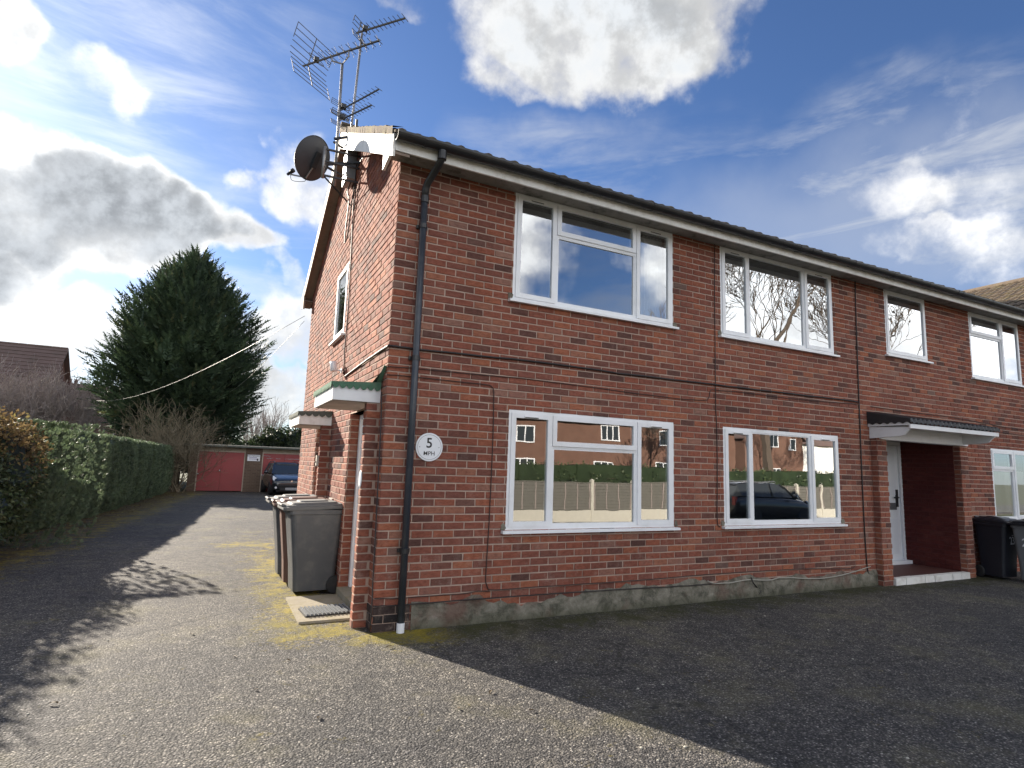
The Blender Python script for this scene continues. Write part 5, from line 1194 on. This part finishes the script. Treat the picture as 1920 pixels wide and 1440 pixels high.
# broad-leaved shrubs at the near end of the hedge
def leafy(name, label, cat, blobs, n_, L0, L1, mats, seed_dirs=.5, stems=12):
    c0 = np.array([blobs[0][0], blobs[0][1], 0.0]); o = tag(empty(name, tuple(c0)), label, cat)
    tot = sum(b[3]*b[4]*b[5] for b in blobs)
    for mi, (mk, sel) in enumerate(mats):
        Cs = []; Ns = []
        for (bx, by, bz, rx, ry, rz_) in blobs:
            k = int(n_*sel[1]*rx*ry*rz_/tot); d = rand_dirs(k); rr = rng.uniform(.62,1.0,k)**.6; rr *= 1+.10*np.sin(d[:,0]*7+d[:,2]*5)+.08*np.sin(d[:,1]*11)
            p = np.array([bx,by,bz])+d*rr[:,None]*np.array([rx,ry,rz_]); Cs.append(p); Ns.append(d)
        C = np.concatenate(Cs); N_ = np.concatenate(Ns); keep = sel[0](C); C, N_ = C[keep], N_[keep]; k = len(C)
        keep = C[:,2] > .03; C, N_ = C[keep], N_[keep]; k = len(C)
        D = norm(N_*.6+rng.normal(size=(k,3))*.7); V, Fq = leaf_quads(C-c0, D, norm(N_+rng.normal(size=(k,3))*.6), rng.uniform(L0,L1,k), rng.uniform(L0,L1,k)*.55); np_mesh('foliage', V, Fq, M[mk], o, rng.random(k))
    s = MB()
    for (bx, by, bz, rx, ry, rz_) in blobs:
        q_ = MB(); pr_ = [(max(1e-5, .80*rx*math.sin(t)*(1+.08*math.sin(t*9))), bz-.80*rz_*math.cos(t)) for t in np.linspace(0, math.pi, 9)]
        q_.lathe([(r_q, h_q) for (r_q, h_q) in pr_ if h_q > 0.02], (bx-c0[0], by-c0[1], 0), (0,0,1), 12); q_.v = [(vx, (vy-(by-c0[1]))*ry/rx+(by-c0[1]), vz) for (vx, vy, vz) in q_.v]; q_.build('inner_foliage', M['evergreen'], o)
    for i in range(stems):
        b = random.choice(blobs); e = np.array([b[0]+random.uniform(-.8,.8)*b[3], b[1]+random.uniform(-.8,.8)*b[4], b[2]+random.uniform(-.2,.8)*b[5]])-c0
        s.tube([(random.uniform(-.2,.2),random.uniform(-.2,.2),0), tuple(e*.55+np.array([0,0,.2])), tuple(e)], [.02,.012,.005], 4, cap=False)
    s.build('stems', M['bark'], o); return o
topz = lambda C: C[:,2] > 1.42+.18*np.sin(C[:,1]*3)+rng.normal(size=len(C))*.12
lowz = lambda C: C[:,2] <= 1.48+.18*np.sin(C[:,1]*3)+rng.normal(size=len(C))*.12
leafy('shrub', 'rounded shrub with brown dry leaves on top and green leaves below, before the hedge', 'shrub',
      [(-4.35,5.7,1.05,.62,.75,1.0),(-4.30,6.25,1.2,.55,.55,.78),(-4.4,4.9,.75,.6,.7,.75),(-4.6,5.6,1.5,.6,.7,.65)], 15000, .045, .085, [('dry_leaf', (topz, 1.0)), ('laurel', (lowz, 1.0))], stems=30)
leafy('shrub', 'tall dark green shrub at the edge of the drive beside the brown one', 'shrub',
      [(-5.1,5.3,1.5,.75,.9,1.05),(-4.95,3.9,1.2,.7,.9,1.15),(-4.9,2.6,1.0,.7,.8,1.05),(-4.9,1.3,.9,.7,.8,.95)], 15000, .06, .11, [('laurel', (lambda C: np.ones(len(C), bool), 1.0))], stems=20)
# low scrubby evergreens and bare scrub behind the garages
def on_yz(px, y): return float(on_y(px, 800, y)[0])
leafy('evergreen_bush', 'dark evergreen bush showing above the garage roof beside the house', 'bush', [(on_yz(520,34),34,1.9,1.3,1.2,1.55),(on_yz(495,34),34,1.6,1.1,1.1,1.2)], 5000, .12, .24, [('evergreen', (lambda C: np.ones(len(C), bool), 1.0))], stems=12)
leafy('evergreen_bush', 'second evergreen bush above the garage roof, hard against the house edge', 'bush', [(on_yz(560,33),33,1.9,1.3,1.2,1.7),(on_yz(585,33),33,2.0,1.2,1.2,1.9)], 5000, .12, .24, [('evergreen', (lambda C: np.ones(len(C), bool), 1.0))], stems=12)
leafy('evergreen_bush', 'low evergreen bush above the garage roof under the conifer', 'bush', [(on_yz(455,33),33,1.5,1.3,1.0,1.0),(on_yz(475,33),33,1.4,.8,.8,.95)], 3500, .12, .22, [('evergreen', (lambda C: np.ones(len(C), bool), 1.0))], stems=8)

# bare shrubs and trees
def bare(name, label, cat, loc, stems, L, r, depth, spread, up, mat, nch=3, lean=.5, min_r=.004, seg=4, crook=.15, group=None):
    o = tag(empty(name, loc), label, cat, group); m_ = MB()
    for i in range(stems):
        a = random.uniform(0, 6.283) if stems > 1 else 0; ln = random.uniform(.15, 1)*lean if stems > 1 else 0
        branch_mesh(m_, (random.uniform(-.15,.15)*(stems > 1), random.uniform(-.15,.15)*(stems > 1), -.1), (math.cos(a)*ln, math.sin(a)*ln, 1), L*random.uniform(.75,1.1), r, depth, spread, up, nch, min_r, crook, seg)
    m_.build('branches', M[mat], o); return o
bare('bare_shrub', 'leafless olive brown shrub fanning out between hedge end and garage', 'shrub', (-2.75, 25.9, -.2), 20, 1.6, .03, 4, .65, .14, 'twig', 3, .8, .006, 4, .24)
bare('bare_shrub', 'leafless tangled shrub behind the hedge in front of the conifer', 'shrub', (-3.9, 26.8, -.2), 16, 1.5, .03, 4, .65, .14, 'twig', 3, .8, .006, 4, .24)
bare('bare_tree', 'bare grey twiggy tree in front of the tall tiled roof', 'tree', (float(on_y(60,760,36)[0]), 36, -.2), 12, 2.3, .06, 5, .6, .16, 'twig_grey', 3, .75, .009, 4, .22)
bare('bare_tree', 'bare grey tree with upright stems before the chimney', 'tree', (float(on_y(118,760,38)[0]), 38, -.2), 7, 2.5, .06, 5, .5, .25, 'twig_grey', 3, .45, .009, 4, .2)
bare('bare_tree', 'bare grey tree at the corner of the tall tiled roof', 'tree', (float(on_y(10,760,34)[0]), 34, -.2), 10, 2.2, .06, 5, .6, .16, 'twig_grey', 3, .7, .009, 4, .22)
bare('bare_shrub', 'pale bare scrub far behind the garage roof', 'shrub', (float(on_y(490,800,44)[0]), 44, -.2), 30, 2.3, .03, 3, .45, .25, 'twig_grey', 3, .6, .010)

# ------------------------------------------------------------------ houses beyond the hedge
def simple_house(name, label, x0, x1, y0, y1, eave, ridge, ridge_axis, wallm, roofm, wins=(), base=-.3, over=.3, chim=None, doors_=(), front='-y'):
    o = tag(empty(name, ((x0+x1)/2, (y0+y1)/2, base)), label, 'house'); ox, oy, oz = o.location
    def loc(ob): ob.location = (-ox, -oy, -oz); return ob
    c = MB(); c.box(x0, x1, y0, y1, base, eave)
    mx_, my_ = (x0+x1)/2, (y0+y1)/2
    if ridge_axis == 'x': c.prism([(x0+.001, y0, eave), (x0+.001, y1, eave), (x0+.001, my_, ridge-.1)], (x1-x0-.002, 0, 0))
    else: c.prism([(x0, y0+.001, eave), (x1, y0+.001, eave), (mx_, y0+.001, ridge-.1)], (0, y1-y0-.002, 0))
    loc(c.build('wall', M[wallm], o, fixn=True)); r = MB(); th = .12
    if ridge_axis == 'x':
        k = (ridge-eave)/(my_-y0)
        for s, yy in ((1, y0), (-1, y1)):
            ye = yy-s*over; ze = eave-over*k; r.prism([(x0-over, ye, ze), (x0-over, my_, ridge), (x0-over, my_, ridge+th), (x0-over, ye, ze+th)], (x1-x0+2*over, 0, 0))
        ra, rb_ = Vector((x0-over, my_, ridge+th)), Vector((x1+over, my_, ridge+th))
    else:
        k = (ridge-eave)/(mx_-x0)
        for s, xx in ((1, x0), (-1, x1)):
            xe = xx-s*over; ze = eave-over*k; r.prism([(xe, y0-over, ze), (mx_, y0-over, ridge), (mx_, y0-over, ridge+th), (xe, y0-over, ze+th)], (0, y1-y0+2*over, 0))
        ra, rb_ = Vector((mx_, y0-over, ridge+th)), Vector((mx_, y1+over, ridge+th))
    ro = loc(r.build('roof', M[roofm], o, fixn=True))
    if ridge_axis == 'x' and y0 > 0:                    # tile courses on the slope that shows
        k = (ridge-eave)/(my_-y0); ln = math.hypot(my_-y0+over, ridge-eave+over*k); nc = int(ln/.36); sv = Vector((0, my_-y0+over, ridge-eave+over*k)).normalized(); nv = Vector((0, -sv.z, sv.y))
        for i in range(nc):
            p = Vector((x0-over, y0-over, eave-over*k+th))+sv*(i*ln/nc); t = MB(); a_ = p+nv*.05; b_ = p+sv*(ln/nc)+nv*.012
            t.prism([a_, b_, b_-nv*.02, a_-nv*.045], (x1-x0+2*over, 0, 0)); t.build('tile_course', M[roofm], ro, fixn=True)
    L = (rb_-ra).length; n_ = int(L/.45)
    for i in range(n_):
        p = ra.lerp(rb_, i/n_); q = ra.lerp(rb_, (i+.92)/n_); t = MB(); t.tube([p, q], .10, 7); t.build('ridge_tile', M[roofm], ro)
    if chim:
        cx, cy, cz0, cz1 = chim; c = MB(); c.box(cx-.35, cx+.35, cy-.3, cy+.3, cz0, cz1); c.box(cx-.4, cx+.4, cy-.35, cy+.35, cz1-.15, cz1-.05)
        for dx in (-.17, .17): c.lathe([(.12,0),(.10,.3),(.13,.33),(.13,.36),(.09,.36)], (cx+dx, cy, cz1), (0,0,1), 10)
        c.build('chimney', M[wallm], ro)
    for (face, a, b, z0, z1) in wins:
        f = MB(); p = MB()
        def rect(mb, a_, b_, za, zb_, pr0, pr1):
            if face == '+y': mb.box(a_, b_, y1+pr0, y1+pr1, za, zb_)
            elif face == '-y': mb.box(a_, b_, y0-pr1, y0-pr0, za, zb_)
            elif face == '-x': mb.box(x0-pr1, x0-pr0, a_, b_, za, zb_)
            else: mb.box(x1+pr0, x1+pr1, a_, b_, za, zb_)
        fw = .08; rect(f, a, b, z0, z0+fw, .003, .07); rect(f, a, b, z1-fw, z1, .003, .07)
        nm_ = max(1, int(round((b-a)/.7)))
        for i in range(nm_+1): u_ = a+(b-a-fw)*i/nm_; rect(f, u_, u_+fw, z0+fw, z1-fw, .004, .068)
        wo = loc(f.build('window', M['upvc'], o)); rect(p, a+.02, b-.02, z0+.02, z1-.02, .006, .02); p.build('pane', M['glass_dark'], wo)
    for (face, a, b, z1) in doors_:
        d = MB(); (d.box(a, b, y1+.003, y1+.06, base, z1) if face == '+y' else d.box(a, b, y0-.06, y0-.003, base, z1)); loc(d.build('door', M['paint_clean'], o))
    return o
q = on_y(60, 652, 45)
xr = float(on_y(124,690,45)[0])
simple_house('distant_house', 'tall house with dark red tiled roof behind bare trees at the left', xr-9.0, xr-.3, 41.5, 48.5, 5.0, 8.5, 'x', 'house_brick_b', 'tile_far', [('-y', xr-6, xr-4, 2.9, 4.2), ('-y', xr-3, xr-1.6, 2.9, 4.2)], chim=(float(on_y(137,715,46)[0]), 46, 4.5, 6.25))
xl = float(on_y(148,770,44)[0]); xr2 = float(on_y(262,770,44)[0])
simple_house('distant_house', 'low brown brick house with slate roof between tall roof and conifer', xl-1.5, xr2, 42.6, 47.0, 4.5, 6.0, 'x', 'house_brick_b', 'tile_far', [('-y', xl+2.3, xl+3.3, 2.2, 3.6)])

# ------------------------------------------------------------------ across the road (seen in the window glass)
FY = -12.7; fbase = -.37
fc = tag(empty('fence', (15, FY, fbase)), 'grey lap panel fence with pale concrete posts along the forecourt edge', 'fence')
x = 2.0; i = 0
while x < 31:
    p = MB(); p.box(x-15-.055, x-15+.055, -.06, .06, 0, 1.52); p.add([(x-15-.055,-.06,1.52),(x-15+.055,-.06,1.52),(x-15+.055,.06,1.52),(x-15-.055,.06,1.52),(x-15,0,1.56)], [(0,1,4),(1,2,4),(2,3,4),(3,0,4)]); p.build('post', M['conc_pale'], fc)
    a, b = x-15+.056, x-15+1.83-.056
    g_ = MB(); g_.box(a, b, -.03, .03, 0, .42); g_.build('gravel_board', M['conc_pale'], fc)
    pn = MB(); pn.box(a, b, -.025, .025, 1.40, 1.44); pn.box(a, b, -.022, .022, .422, .45); pno = pn.build('panel', M['timber_grey'], fc)
    for k in range(9):
        z0_ = .455+k*.105; s = MB(); s.add([(a+.002,.034,z0_),(b-.002,.034,z0_),(b-.002,.006,z0_+.113),(a+.002,.006,z0_+.113),(a+.002,.022,z0_),(b-.002,.022,z0_),(b-.002,-.006,z0_+.113),(a+.002,-.006,z0_+.113)], [(3,2,1,0),(4,5,6,7),(0,1,5,4),(2,3,7,6)]); s.build('slat', M['timber_grey'], pno)
    for k in range(4):
        u_ = a+.02+(b-a-.09)*k/3; s = MB(); s.box(u_, u_+.035, .036, .055, .455, 1.395); s.build('batten', M['twig_grey'], pno)
    x += 1.83; i += 1
hb = leafy('garden_hedge', 'low bright green hedge behind the panel fence across the forecourt', 'hedge', [(4+i*1.3, -13.75, .75, 1.0, .55, 1.02) for i in range(20)], 26000, .07, .14, [('laurel', (lambda C: np.ones(len(C), bool), 1.0))], stems=10)
c = MB()
for i in range(20): c.box(-.85+i*1.3, .45+i*1.3, -.4+.05*(i%3), .4-.05*(i%2), 0, 1.62+.04*(i%4))
c.build('hedge_core', M['laurel'], hb)
simple_house('brick_house', 'long orange red brick terrace facing the flats across the road', 13.0, 42.0, -42, -34, 5.4, 8.4, 'x', 'house_brick', 'tile_far',
   [('+y', 14, 15.6, 3.4, 4.7), ('+y', 14, 15.6, .6, 2.0), ('+y', 18.6, 20.2, 3.4, 4.7), ('+y', 26.2, 28.0, 3.9, 5.1), ('+y', 25.9, 27.9, .6, 2.2), ('+y', 32, 33.6, 3.6, 4.9), ('+y', 31.6, 34.2, .8, 2.2), ('+y', 37, 38.8, 3.6, 4.9), ('+y', 36.8, 39, .8, 2.2), ('+y', 18.4, 20.2, .8, 2.2)], base=-.5, chim=(30, -38, 8, 9.8), doors_=[('+y', 22.5, 23.5, 1.7), ('+y', 29.5, 30.5, 1.7)])
simple_house('brick_house', 'gabled orange brick house end on to the road beyond the terrace', 50.0, 58.5, -50, -40, 5.6, 9.4, 'y', 'house_brick', 'tile_far', [('+y', 52.2, 54.6, 4.6, 6.2), ('+y', 52, 54.8, .8, 2.3), ('+y', 56.4, 57.4, 4.4, 5.6)], base=-.5)
simple_house('white_house', 'white rendered house with brown roof next to the gabled brick house', 59.2, 76, -49, -41, 5.4, 8.8, 'x', 'render_white', 'tile_far', [('+y', 60.5, 62.4, 3.6, 5.0), ('+y', 66, 68, 3.6, 5.0), ('+y', 60.5, 63, .8, 2.2), ('+y', 66, 68.6, .8, 2.2)], base=-.5)
make_car('black hatchback parked on the forecourt before the fence', (17.2, -10.4, -.27), math.pi/2, 'car_black')
bare('bare_tree', 'large bare spreading tree across the road, seen mirrored in the upper windows', 'tree', (32.5, -22.6, -.3), 1, 7.6, .42, 7, .62, .16, 'bark', 3, 0, .018, 4, .16)
bare('bare_tree', 'broad bare tree further along the road beyond the first', 'tree', (47, -22.8, -.3), 1, 7.4, .40, 7, .62, .16, 'bark', 3, 0, .018, 4, .16)
bare('bare_tree', 'smaller bare tree beside the fence across the forecourt', 'tree', (26.5, -23.5, -.3), 1, 4.9, .26, 7, .6, .18, 'bark', 3, 0, .014, 4, .16)
